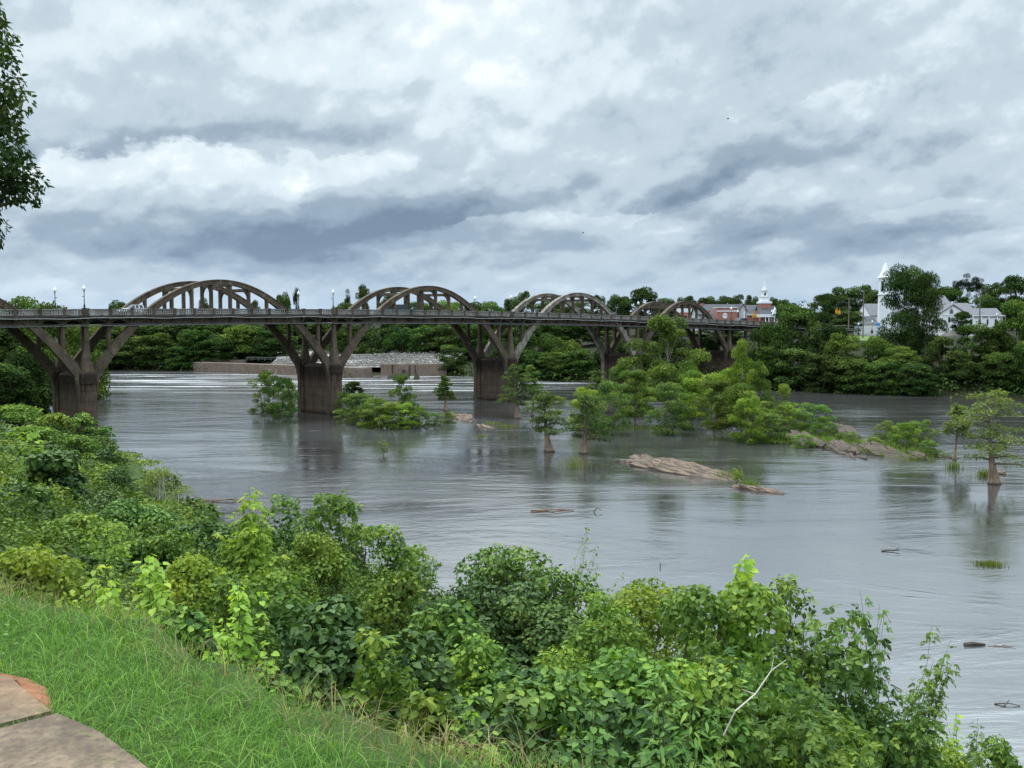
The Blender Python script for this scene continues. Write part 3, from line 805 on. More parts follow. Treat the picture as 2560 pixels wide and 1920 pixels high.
# ------------------------------------------------------------------ vehicles on the deck
def car(name, label, cat, loc, rz, paint, kind='sedan'):
    t = thing(name, label, cat, loc, rz)
    if kind == 'pickup':
        body = [(-2.7,.45),(2.55,.45),(2.7,.6),(2.68,.95),(1.25,1.08),(-2.7,1.08)]; cab = [(-.75,1.07),(1.2,1.07),(.65,1.78),(-.6,1.8)]
    elif kind == 'suv':
        body = [(-2.3,.4),(2.2,.4),(2.35,.6),(2.3,.95),(1.1,1.08),(-2.32,1.08)]; cab = [(-2.3,1.07),(1.15,1.07),(.5,1.72),(-2.1,1.75)]
    else:
        body = [(-2.2,.38),(2.15,.38),(2.28,.55),(2.2,.82),(1.2,.95),(-1.6,.98),(-2.25,.9)]; cab = [(-1.55,.95),(1.15,.94),(.4,1.42),(-.9,1.44)]
    mb = MB(); mb.prism(body, -.9, .9, 'y'); b_ = mb.build('body', paint, t)
    mb = MB()
    mb.loft([[(x, -.84, z) for x, z in cab[:2]]+[(x, .84, z) for x, z in cab[:2]][::-1], [(cab[3][0], -.68, cab[3][1]), (cab[2][0], -.68, cab[2][1]), (cab[2][0], .68, cab[2][1]), (cab[3][0], .68, cab[3][1])]])
    mb.build('cabin', M['window'], t)
    mb = MB(); mb.box(cab[3][0]+.02, cab[2][0]-.02, -.69, .69, cab[2][1]-.02, cab[2][1]+.05)
    for x in (cab[3][0]+.05, (cab[2][0]+cab[3][0])/2, cab[2][0]-.08):
        for sy in (-1, 1): mb.add([(x-.05, sy*.845, 1.0), (x+.05, sy*.845, 1.0), (x+.05, sy*.69, cab[2][1]), (x-.05, sy*.69, cab[2][1])], [(0,1,2,3)])
    mb.build('roof', paint, t)
    for x in (-1.45, 1.4):
        for y in (-.82, .82):
            mb = MB(); mb.loft([[(x+.34*math.cos(w), y-.11, .35+.34*math.sin(w)) for w in np.linspace(0, 2*PI, 15)[:-1]], [(x+.34*math.cos(w), y+.11, .35+.34*math.sin(w)) for w in np.linspace(0, 2*PI, 15)[:-1]]])
            w_ = mb.build('wheel', M['tyre'], t)
    for y in (-.62, .62):
        mb = MB(); mb.box(body[2][0]-.12, body[2][0]+.02, y-.17, y+.17, .66, .8); mb.build('headlight', M['white'], t)
    return t
for px, t_, kind, paint, lab, nm, cat, rv in (
    (1003, 2.8, 'pickup', M['teal'], 'teal pickup truck crossing the bridge inside the second arch', 'pickup_truck', 'pickup', 0),
    (340, 6.2, 'sedan', M['white_car'], 'white car crossing the bridge at the foot of the first big arch', 'parked_car', 'car', PI),
    (1848, 5.6, 'suv', M['silver_car'], 'pale car on the bridge end before the brick gable', 'parked_car', 'car', PI)):
    s = s_for_px(px, t_)
    car('car' if cat == 'car' else nm, lab, cat, to_world(s, t_, zr(s)-.84), BRZ+rv, paint, kind)
# ------------------------------------------------------------------ plant builders
def rng(seed): return np.random.default_rng(seed)

def compound(C, N, T, S, tint, r, n=5):
    """several slim leaflets fanning from every leaf stalk"""
    N = unit(N); T = unit(T-N*(T*N).sum(1, keepdims=True)); B = np.cross(N, T); S = np.broadcast_to(np.asarray(S, float), (len(C),))
    out = []
    for k in range(n):
        side = 0 if k == 0 else (1 if k % 2 else -1); pos = (1.0, .62, .62, .25, .25, .0, .0)[k]
        c = C+T*(S*pos*.9)[:, None]+r.normal(size=C.shape)*.02*S[:, None]
        t = T*(.75 if side else 1.0)+B*side*.8+r.normal(size=C.shape)*.15+np.array([0, 0, -.25])
        out.append(leaves(c, N+r.normal(size=C.shape)*.25, t, S*(.85 if side else 1.0), 'leaflet', np.clip(tint+r.normal(size=len(C))*.06, 0, 1)))
    return join_np(out)

def sphere_pts(r, n):
    v = unit(r.normal(size=(n, 3))); return v

def crown_from_lobes(r, lobes, nleaf, size, templ='diamond', up=.45, rnd=.55, inner=.25, squash=1.0, droop=.5, low=-.55):
    """leaf faces spread over and inside many lobes. lobes: x,y,z,rx,ry,rz,tint. Size may be an array picked per lobe."""
    L = np.array([l[:6] for l in lobes], float); lt = np.array([l[6] for l in lobes], float)
    area = (L[:, 3]*L[:, 4]+L[:, 3]*L[:, 5]+L[:, 4]*L[:, 5])
    idx = r.choice(len(L), nleaf, p=area/area.sum())
    d = sphere_pts(r, nleaf)
    bad = d[:, 2] < low
    d[bad] = d[bad]*np.array([1, 1, -.6]); d = unit(d)
    rad = np.where(r.random(nleaf) < inner, r.uniform(.45, .9, nleaf), r.uniform(.88, 1.08, nleaf))
    C = L[idx, :3]+d*L[idx, 3:6]*rad[:, None]
    N = unit(unit(d/L[idx, 3:6])*(1-up)+np.array([0, 0, up])+r.normal(size=(nleaf, 3))*rnd*.6)
    T = d*np.array([1, 1, .3])+np.array([0, 0, -droop])+r.normal(size=(nleaf, 3))*.5
    S = size*r.uniform(.65, 1.3, nleaf)
    tint = np.clip(lt[idx]+r.normal(size=nleaf)*.17, 0, 1)
    if templ == 'comp': return compound(C, N, T, S, tint, r)
    return leaves(C, N, T, S, templ, tint)

def limb_mesh(mb, r, base, top, rad, lobes, nl, curve=.12, n=7):
    base = np.array(base, float); top = np.array(top, float)
    H = top-base
    pts = []; rs = []
    off = r.normal(size=3)*np.array([1, 1, 0])*curve*np.linalg.norm(H)
    for u in np.linspace(0, 1, 6):
        pts.append(tuple(base+H*u+off*math.sin(u*PI)*.5)); rs.append(rad*(1-.78*u)*(1.35 if u == 0 else 1))
    mb.tube(pts, rs, n)
    for i in (r.choice(len(lobes), min(nl, len(lobes)), replace=False) if nl else []):
        e = np.array(lobes[i][:3]); u = np.clip(((e[2]-base[2])/max(H[2], 1e-6))*.62, .15, .85)
        s = base+H*u+off*math.sin(u*PI)*.5
        m_ = (s+e)/2+np.array([0, 0, .06*np.linalg.norm(e-s)])
        mb.tube([tuple(s), tuple(m_), tuple(e)], [rad*.34*(1-.5*u), rad*.22, rad*.07], 5)

def tree_unit(seed, kind):
    """crown and trunk in a unit box: 1 high, 1 wide"""
    r = rng(seed); lobes = []
    if kind == 'broad':
        n = 58
        for i in range(n):
            z = r.uniform(.20, .98); w = .5*math.sqrt(max(.05, 1-((z-.52)/.52)**2))
            a = r.uniform(0, 2*PI); q = w*math.sqrt(r.uniform(.15, 1))*.80
            s = r.uniform(.05, .135)
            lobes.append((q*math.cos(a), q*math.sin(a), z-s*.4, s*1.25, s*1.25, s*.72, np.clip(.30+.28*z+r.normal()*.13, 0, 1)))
        c = crown_from_lobes(r, lobes, 11500, .036, 'diamond', .4, .7, .3)
        tr = (.035, .9, 12)
    elif kind == 'bank':           # foliage down to the water's edge
        n = 74
        for i in range(n):
            z = r.uniform(.05, .96); w = .5*math.sqrt(max(.1, 1-((z-.35)/.66)**2))
            a = r.uniform(0, 2*PI); q = w*math.sqrt(r.uniform(.2, 1))*.84
            s = r.uniform(.045, .125)
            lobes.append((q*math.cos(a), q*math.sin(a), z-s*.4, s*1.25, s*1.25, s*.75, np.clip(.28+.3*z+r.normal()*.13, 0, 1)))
        c = crown_from_lobes(r, lobes, 13000, .036, 'diamond', .4, .7, .3)
        tr = (.03, .85, 10)
    elif kind == 'tall':
        n = 64
        for i in range(n):
            z = r.uniform(.16, .97); w = .5*(.55+.45*math.sin(PI*min(1, z*1.02))**.6)*(1.0 if z < .8 else .8)
            a = r.uniform(0, 2*PI); q = w*math.sqrt(r.uniform(.1, 1))*.78
            s = r.uniform(.045, .095)
            lobes.append((q*math.cos(a), q*math.sin(a), z-s*.4, s*2.2, s*2.2, s*.85, np.clip(.4+r.normal()*.16, 0, 1)))
        c = crown_from_lobes(r, lobes, 26000, .021, 'diamond', .35, .75, .3)
        tr = (.03, .95, 16)
    elif kind == 'vine':           # draped in creeper, hanging curtains
        n = 40
        for i in range(n):
            z = r.uniform(.02, .95); w = .5*(1-.55*z**1.6)
            a = r.uniform(0, 2*PI); q = w*math.sqrt(r.uniform(.25, 1))*.88
            s = r.uniform(.07, .14)
            lobes.append((q*math.cos(a), q*math.sin(a), z-s*.9, s*1.1, s*1.1, s*1.5, np.clip(.36+r.normal()*.17, 0, 1)))
        c = crown_from_lobes(r, lobes, 12500, .035, 'diamond', .25, .5, .2, droop=1.2)
        tr = (.03, .6, 4)
    elif kind == 'pine':
        n = 26
        for i in range(n):
            z = r.uniform(.38, .98); w = .5*(1.05-.55*((z-.38)/.6))
            a = r.uniform(0, 2*PI); q = w*r.uniform(.25, .95)
            s = r.uniform(.07, .13)
            lobes.append((q*math.cos(a), q*math.sin(a), z, s*1.5, s*1.5, s*.42, np.clip(.45+r.normal()*.18, 0, 1)))
        c = crown_from_lobes(r, lobes, 6500, .030, 'slim', .3, .9, .3)
        tr = (.022, .97, 20)
    elif kind == 'cedar':
        n = 34
        for i in range(n):
            z = r.uniform(.06, .97); w = .5*(1.0-.72*z); a = r.uniform(0, 2*PI); q = w*r.uniform(.2, .85); s = r.uniform(.06, .11)
            lobes.append((q*math.cos(a), q*math.sin(a), z, s*1.6, s*1.6, s*.7, np.clip(.4+r.normal()*.15, 0, 1)))
        c = crown_from_lobes(r, lobes, 4200, .045, 'slim', .3, .8, .3)
        tr = (.03, .95, 6)
    elif kind == 'airy':           # loose crown, limbs showing through
        n = 40
        for i in range(n):
            z = r.uniform(.22, .98); w = .5*(.62+.38*math.sin(PI*min(1, z)))*(1 if z < .75 else .62)
            a = r.uniform(0, 2*PI); q = w*r.uniform(.15, 1)*.92
            s = r.uniform(.045, .10)
            lobes.append((q*math.cos(a), q*math.sin(a), z-.02, s*1.5, s*1.5, s*.8, np.clip(.5+r.normal()*.2, 0, 1)))
        c = crown_from_lobes(r, lobes, 9000, .029, 'diamond', .35, .8, .35)
        tr = (.022, .95, 26)
    elif kind == 'wet':            # shrub standing in the water, several stems, leaves nearly to the surface
        n = 72
        for i in range(n):
            z = .03+.94*r.random(); w = .5*math.sqrt(max(.2, 1-((z-.36)/.68)**2))
            a = r.uniform(0, 2*PI); q = w*math.sqrt(r.uniform(.05, 1))*.92
            s = r.uniform(.035, .085)
            lobes.append((q*math.cos(a), q*math.sin(a), z-.03, s*1.5, s*1.5, s*.85, np.clip(.36+.25*z+r.normal()*.2, 0, 1)))
        c = crown_from_lobes(r, lobes, 8000, .032, 'diamond', .4, .85, .35, low=-.7)
        tr = (.016, .8, 26)
    mb = MB()
    limb_mesh(mb, r, (0, 0, -.03), (r.normal()*.03, r.normal()*.03, tr[1]), tr[0]*.5, lobes, tr[2])
    if kind == 'wet':
        for k in range(5):
            a = r.uniform(0, 2*PI); e = (.25*math.cos(a), .25*math.sin(a), r.uniform(.5, .75))
            limb_mesh(mb, r, (.07*math.cos(a), .07*math.sin(a), -.03), e, .011, lobes, 0, .2, 5)
    tm = bpy.data.meshes.new('trunk'); tm.from_pydata(mb.v, [], mb.f); tm.update(); tm.materials.append(M['bark'])
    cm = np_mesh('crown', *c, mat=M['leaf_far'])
    return cm, tm

UNIT = {}
for j, (k, n) in enumerate((('broad', 4), ('bank', 4), ('tall', 2), ('vine', 3), ('pine', 2), ('cedar', 1), ('airy', 3), ('wet', 4))):
    UNIT[k] = [tree_unit(100*j+7*i+3, k) for i in range(n)]
_cnt = {}
def tree(kind, px, ptop, wpx, Y, label, mat='leaf_far', cat='tree', name='bank_tree', group=None, deep=1.0, rz=None, base=None, bark=None, water=False, h=None):
    p = at(px, ptop, Y); X = p[0]
    z0 = (-.25 if water else gz(X, Y)-.3) if base is None else base
    ht = p[2]-z0 if h is None else h
    w = wpx/F*Y
    i = _cnt.get(kind, 0); _cnt[kind] = i+1
    cm, tm = UNIT[kind][i % len(UNIT[kind])]
    t = thing(name, label, cat, (X, Y, z0), (i*2.39996) if rz is None else rz, group)
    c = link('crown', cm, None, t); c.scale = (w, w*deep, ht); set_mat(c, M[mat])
    k = link('trunk', tm, None, t); k.scale = (w, w*deep, ht)
    if bark: set_mat(k, M[bark])
    return t

def shrub(name, label, cat, loc, w, d, h, leaf, templ, mat, seed, nlobes=40, density=1.0, style='mound', tint0=.5, stems=5, stem_mat='bark', group=None, lean=(0, 0)):
    """a bush built at its true size: many overlapping lobes of real leaves over a few stems"""
    r = rng(seed); lobes = []
    for i in range(nlobes):
        if style == 'mound':
            z = r.uniform(0, 1)**.8; q = math.sqrt(max(0, 1-z**2.2))*math.sqrt(r.uniform(.1, 1))*.80
        elif style == 'dome':
            z = r.uniform(.05, 1); q = math.sqrt(max(.05, 1-((z-.42)/.6)**2))*math.sqrt(r.uniform(.15, 1))*.84
        elif style == 'tower':
            z = r.uniform(0, 1); q = (1-.45*z)*math.sqrt(r.uniform(.1, 1))*.72
        else:
            z = r.uniform(.1, 1); q = math.sqrt(max(.08, 1-((z-.5)/.56)**2))*math.sqrt(r.uniform(.1, 1))*.8
        a = r.uniform(0, 2*PI); s = r.uniform(.16, .32)*math.sqrt(22/nlobes)
        lobes.append((q*math.cos(a)*w/2+lean[0]*z, q*math.sin(a)*d/2+lean[1]*z, z*h*.86, s*w*.62, s*d*.62, max(s*h*.5, .12), np.clip(tint0-.05+(z-.5)*.55+r.normal()*.16, 0, 1)))  # lit tops and darker lower lobes put into the tint, along with young growth
    area = sum(l[3]*l[5]*4+l[3]*l[4]*4 for l in lobes)*.8
    n = int(min(16000, max(500, density*area/(leaf*leaf*.42))))
    if templ == 'comp': n = n//4
    f = crown_from_lobes(r, lobes, n, leaf, templ, .35, .75, .3, droop=.8)
    t = thing(name, label, cat, loc, 0, group)
    link('foliage', np_mesh('foliage', *f, mat=M[mat]), None, t)
    mb = MB()
    for k in range(stems):
        a = r.uniform(0, 2*PI); e = lobes[int(r.integers(len(lobes)))]
        limb_mesh(mb, r, (.06*w*math.cos(a), .06*d*math.sin(a), -.25), e[:3], .012*w+.008, lobes, 1, .2, 5)
    mb.build('stem', M[stem_mat], t)
    return t

def sapling(name, label, cat, loc, w, h, leaf, templ, mat, seed, nstem=5, per=42, stem_mat='stem_green', droop=.7, lean=(0, 0), group=None, rosette=False):
    """upright leafy shoots: leaves set along each stem, fresh ones at the tip"""
    r = rng(seed); C = []; N = []; T = []; S = []; ti = []; mb = MB()
    for k in range(nstem):
        a = r.uniform(0, 2*PI); out = r.uniform(.15, 1)*w/2 if k else .06*w
        hh = h*(1-.45*(out/(w/2))**1.5)*r.uniform(.88, 1.05)
        pts = []
        for u in np.linspace(0, 1, 7):
            pts.append(np.array([out*math.cos(a)*(u**.8)+lean[0]*u, out*math.sin(a)*(u**.8)+lean[1]*u, hh*u]) + r.normal(size=3)*.012*h*(u > 0))
        mb.tube([tuple(p) for p in pts], [.009*(1-.75*u)*min(1.4, max(1, h*.6)) for u in np.linspace(0, 1, 7)], 5)
        P = np.array(pts)
        for j in range(per):
            u = r.uniform(.12, 1.0)**.75; i = min(5, int(u*6)); f = u*6-i
            b = P[i]*(1-f)+P[i+1]*f
            ang = j*2.4+r.normal()*.4
            o = np.array([math.cos(ang), math.sin(ang), 0])
            pet = leaf*(.5+.9*(1-u)*r.uniform(.4, 1.4))
            c = b+o*pet*.8+np.array([0, 0, pet*.25])
            C.append(c); N.append(np.array([0, 0, 1.0])*.9+o*.5+r.normal(size=3)*.3)
            T.append(o+np.array([0, 0, -droop*r.uniform(.4, 1.2)]) if not rosette else o+np.array([0, 0, .5-.9*(1-u)]))
            S.append(leaf*(1.05-.45*u)*r.uniform(.75, 1.25)); ti.append(np.clip(.30+.55*u**2+r.normal()*.13, 0, 1))
    f = (compound(np.array(C), np.array(N), np.array(T), np.array(S), np.array(ti), r) if templ == 'comp' else leaves(np.array(C), np.array(N), np.array(T), np.array(S), templ, np.array(ti)))
    t = thing(name, label, cat, loc, 0, group)
    link('foliage', np_mesh('foliage', *f, mat=M[mat]), None, t)
    mb.build('stem', M[stem_mat], t)
    return t

def cypress(label, loc, h, w, seed, base_r=.55, mat='leaf_cypress', lean=(0, 0), nb=34, clear=.2, group='cypresses standing in the river', leaf=.34, top=1.0):
    """bald cypress: swollen fluted foot in the water, level limbs, flat feathery sprays"""
    r = rng(seed); t = thing('cypress_tree', label, 'cypress', loc, 0, group)
    mb = MB(); rings = []
    prof = [(0, 1.12), (.03, 1.0), (.08, .86), (.14, .70), (.2, .56), (.28, .42), (.4, .32), (.6, .21), (.8, .12), (1.0, .04)]
    def axis(u): return np.array([lean[0]*u+.02*h*math.sin(u*5+seed), lean[1]*u, 0])
    for u, k in prof:
        c = axis(u); fl = max(0, .16*(1-u*4))
        rings.append([(c[0]+base_r*k*(1+fl*math.cos(5*a+seed))*math.cos(a), c[1]+base_r*k*(1+fl*math.cos(5*a+seed))*math.sin(a), -.4+u*(h+.4)*.97) for a in np.linspace(0, 2*PI, 21)[:-1]])
    mb.loft(rings)
    C = []; N = []; T = []; S = []; ti = []
    for k in range(nb):
        u = clear+(1-clear)*((k+.5)/nb)**.9; a = k*2.39996+r.normal()*.5
        prof_w = (.75+.25*math.sin(PI*u)) if top > .9 else 1.0
        Lb = w/2*prof_w*(1.0-.62*max(0, (u-.45)/.55)**1.3)*r.uniform(.35, 1.15)
        s = axis(u)+np.array([0, 0, u*h*.96]); rise = r.uniform(-.05, .28)
        o = np.array([math.cos(a), math.sin(a), 0])
        P = [s, s+o*Lb*.45+np.array([0, 0, Lb*rise*.8]), s+o*Lb+np.array([0, 0, Lb*(rise*.7-.12)])]
        mb.tube([tuple(p) for p in P], [base_r*.20*(1.15-u*.8), base_r*.12*(1.1-u*.8), .012], 5)
        nt_ = int(34+70*Lb/(w/2)); tb = np.clip(.42+.2*u+r.normal()*.15, 0, 1)
        for j in range(nt_):
            f = r.uniform(.18, 1.05); b = P[0]*(1-f)**2+P[1]*2*f*(1-f)+P[2]*f*f if f <= 1 else P[2]
            sd = r.choice([-1, 1])*r.uniform(.05, .42)*Lb*(.75-.35*f)
            side = np.array([-o[1], o[0], 0])
            c = b+side*sd+np.array([0, 0, r.normal()*.022*w*.4+.02*h-abs(sd)*.10])
            for q in range(2):
                C.append(c+r.normal(size=3)*.1); N.append(np.array([0, 0, 1.0])+r.normal(size=3)*.45)
                T.append(o*.7+side*np.sign(sd)*.7+np.array([0, 0, -.35])+r.normal(size=3)*.35); S.append(leaf*r.uniform(.6, 1.3)); ti.append(np.clip(tb+r.normal()*.14, 0, 1))
    mb.build('trunk', M['cypress_bark'], t, True)
    link('crown', np_mesh('crown', *leaves(np.array(C), np.array(N), np.array(T), np.array(S), 'slim', np.array(ti)), mat=M[mat]), None, t)
    return t
# ------------------------------------------------------------------ far bank: trees one can tell apart
G_LEFT = 'trees along the far bank'
T_ = tree
# on the near bank past the bridge, seen through the first pier's arches
for a in (
 ('broad', 40, 738, 190, 176, 'yellow-green tree topping the railing beyond the bridge, next to the first pier', 'leaf_far_light'),
 ('broad', 138, 752, 150, 188, 'light green tree beyond the bridge, rising behind the twin lamps', 'leaf_far_light'),
 ('bank', 205, 800, 130, 200, 'pale green tree glowing between the columns of the first pier', 'leaf_far_light'),
 ('bank', -10, 800, 190, 160, 'dark tree under the bridge end, in deep shade behind the first pier', 'leaf_far_dark'),
 ('vine', 62, 850, 150, 158, 'dark creeper-hung tree in shade just bankward of the first pier', 'leaf_far_dark'),
 ('bank', 118, 880, 120, 163, 'dark thicket tree right behind the first pier', 'leaf_far_dark'),
 ('bank', 15, 900, 150, 150, 'dark low tree under the deck above the bank shrubs', 'leaf_far_dark')):
    T_(*a[:7], group='trees beyond the first pier', name='bank_tree')
LEFT = [
 ('bank', 205, 838, 130, 318, 'rounded dark tree at the waterline seen past the first pier', 'leaf_far_dark'),
 ('bank', 262, 845, 110, 326, 'small dark tree at the far waterline beside the first pier', 'leaf_far'),
 ('bank', 322, 838, 115, 328, 'second broad tree along the far waterline under the first arch', 'leaf_far'),
 ('bank', 388, 826, 125, 327, 'brownish green tree with rounded crown on the far waterline', 'leaf_far'),
 ('bank', 442, 864, 84, 322, 'low bushy tree just before the lock wall tip', 'leaf_far'),
 ('bank', 484, 820, 130, 326, 'tallest mid green tree above the lock wall tip', 'leaf_far'),
 ('broad', 548, 842, 110, 322, 'mid green tree behind the start of the lock wall', 'leaf_far'),
 ('broad', 598, 813, 125, 326, 'pale-topped tree standing behind the lock wall', 'leaf_far_light'),
 ('bank', 646, 820, 120, 330, 'bright rounded tree just before the second pier', 'leaf_far'),
 ('bank', 700, 826, 100, 334, 'dark tree framed by the left rib of the second pier', 'leaf_far_dark'),
 ('broad', 252, 806, 150, 350, 'hillside tree under the deck next to the first pier', 'leaf_far_dark'),
 ('broad', 345, 806, 150, 352, 'hillside tree under the middle of the first arch', 'leaf_far'),
 ('broad', 436, 802, 150, 350, 'hillside tree with ragged crown above the lock wall tip', 'leaf_far_dark'),
 ('broad', 526, 803, 150, 352, 'hillside tree close below the deck over the lock wall', 'leaf_far'),
 ('broad', 618, 800, 160, 354, 'hillside tree beside the left rib of the second pier', 'leaf_far_dark'),
 ('broad', 716, 802, 150, 356, 'hillside tree between the columns of the second pier', 'leaf_far'),
 ('broad', 800, 800, 150, 356, 'hillside tree right of the second pier column', 'leaf_far_dark'),
 ('vine', 872, 812, 130, 340, 'kudzu-draped tree behind the riprap slope', 'leaf_far'),
 ('vine', 938, 816, 120, 336, 'dark kudzu-draped tree above the riprap bank', 'leaf_far_dark'),
 ('vine', 1000, 812, 110, 330, 'light kudzu-draped tree above the end of the riprap', 'leaf_far'),
 ('broad', 1062, 815, 110, 322, 'brown-green tree at the end of the riprap bank', 'leaf_far'),
 ('bank', 1128, 860, 90, 292, 'dark bush at the end of the lock wall by the third pier', 'leaf_far_dark'),
 ('broad', 1110, 812, 120, 318, 'tree filling the arch just before the third pier', 'leaf_far_dark'),
 ('broad', 1180, 808, 120, 322, 'tree between the columns of the third pier', 'leaf_far'),
 ('broad', 296, 752, 64, 372, 'small treetop showing above the railing by the first arch foot', 'leaf_far'),
 ('broad', 392, 772, 120, 380, 'low treetop behind the railing inside the first arch', 'leaf_far_dark'),
 ('broad', 510, 743, 40, 384, 'lone treetop seen between hangers of the first arch', 'leaf_far_dark'),
 ('broad', 638, 748, 34, 384, 'small round treetop near the far foot of the first arch', 'leaf_far_dark'),
 ('broad', 706, 733, 52, 366, 'dark tree beside a cedar above the railing after the first arch', 'leaf_far_dark'),
 ('cedar', 740, 721, 30, 362, 'narrow dark cedar standing above the railing between arches', 'leaf_pine'),
 ('pine', 870, 726, 26, 380, 'thin dark tree above the railing before the second arch', 'leaf_far_dark'),
 ('airy', 908, 714, 58, 380, 'tall loose-crowned tree rising behind the start of the second arch', 'leaf_far'),
 ('broad', 862, 758, 90, 372, 'dark low crown behind the railing before the second arch', 'leaf_far_dark'),
 ('broad', 968, 734, 60, 388, 'pale tree seen through the second arch', 'leaf_far'),
 ('broad', 1045, 752, 120, 380, 'wide crown low behind the second arch hangers', 'leaf_far'),
 ('broad', 1122, 752, 90, 372, 'light green tree by the far foot of the second arch', 'leaf_far_light'),
 ('broad', 1185, 757, 90, 376, 'dark tree above the railing after the second arch', 'leaf_far_dark'),
 ('broad', 1232, 752, 90, 366, 'light green rounded tree before the third arch', 'leaf_far_light'),
 ('broad', 1311, 725, 50, 372, 'dark rounded tree behind the near foot of the third arch', 'leaf_far_dark'),
 ('broad', 1280, 744, 60, 366, 'green tree at the foot of the third arch', 'leaf_far'),
 ('broad', 1380, 750, 110, 380, 'dark crown inside the third arch', 'leaf_far_dark'),
 ('broad', 1440, 752, 100, 384, 'dark crown behind the far hangers of the third arch', 'leaf_far_dark'),
 ('broad', 1497, 735, 46, 376, 'narrow dark tree between the third and last arch', 'leaf_far_dark'),
 ('broad', 1548, 738, 76, 370, 'dark spreading tree before the last arch', 'leaf_far_dark'),
 ('broad', 1606, 720, 92, 372, 'large dark tree over the near foot of the last arch', 'leaf_far_dark'),
 ('broad', 1668, 744, 70, 392, 'dark tree behind the crown of the last arch', 'leaf_far_dark'),
 ('broad', 1716, 738, 62, 400, 'first tree of the dark row behind the brick hall', 'leaf_far_dark'),
 ('broad', 1768, 742, 66, 402, 'second tree of the dark row behind the brick hall', 'leaf_far_dark'),
 ('broad', 1815, 741, 60, 400, 'mid tree of the dark row behind the brick hall roof', 'leaf_far_dark'),
 ('broad', 1845, 735, 46, 402, 'pointed tree of the dark row near the church tower', 'leaf_far_dark'),
 ('broad', 1880, 736, 44, 404, 'tree touching the brick church tower from behind', 'leaf_far_dark'),
 ('broad', 1934, 744, 36, 400, 'small tree right behind the church steeple', 'leaf_far_dark'),
 ('broad', 1958, 750, 50, 392, 'light tree behind the portico gable', 'leaf_far'),
 ('vine', 1268, 846, 110, 276, 'kudzu-covered bush at the waterline after the third pier', 'leaf_far_dark'),
 ('vine', 1345, 828, 130, 288, 'light kudzu mound high on the bank below the third arch', 'leaf_far'),
 ('vine', 1412, 842, 110, 276, 'bright young growth on the bank below the third arch', 'leaf_far_light'),
 ('bank', 1318, 870, 90, 268, 'rounded dark bush at the water below the kudzu mound', 'leaf_far'),
 ('bank', 1382, 878, 100, 264, 'olive bush at the water in the middle of the third span', 'leaf_far'),
 ('bank', 1448, 868, 100, 262, 'pale-leaved bush at the water beside the fourth pier', 'leaf_far'),
 ('broad', 1300, 802, 130, 325, 'background tree under the deck after the third pier', 'leaf_far_dark'),
 ('broad', 1395, 800, 130, 330, 'background tree under the deck in mid third span', 'leaf_far'),
 ('broad', 1490, 800, 130, 325, 'background tree under the deck by the fourth pier', 'leaf_far_dark'),
 ('vine', 1530, 838, 120, 268, 'dark creeper mass behind the fourth pier columns', 'leaf_far_dark'),
 ('bank', 1610, 850, 130, 262, 'dark bush under the fourth span', 'leaf_far_dark'),
 ('vine', 1690, 838, 130, 262, 'black-shaded thicket under the last span', 'leaf_far_dark'),
 ('vine', 1762, 845, 120, 256, 'ivy-hung thicket clinging to the last pier', 'leaf_far_dark'),
 ('bank', 1650, 812, 150, 300, 'shaded tree under the deck beyond the last span', 'leaf_far_dark'),
 ('bank', 1790, 815, 140, 290, 'shaded tree under the deck behind the last pier', 'leaf_far_dark')]
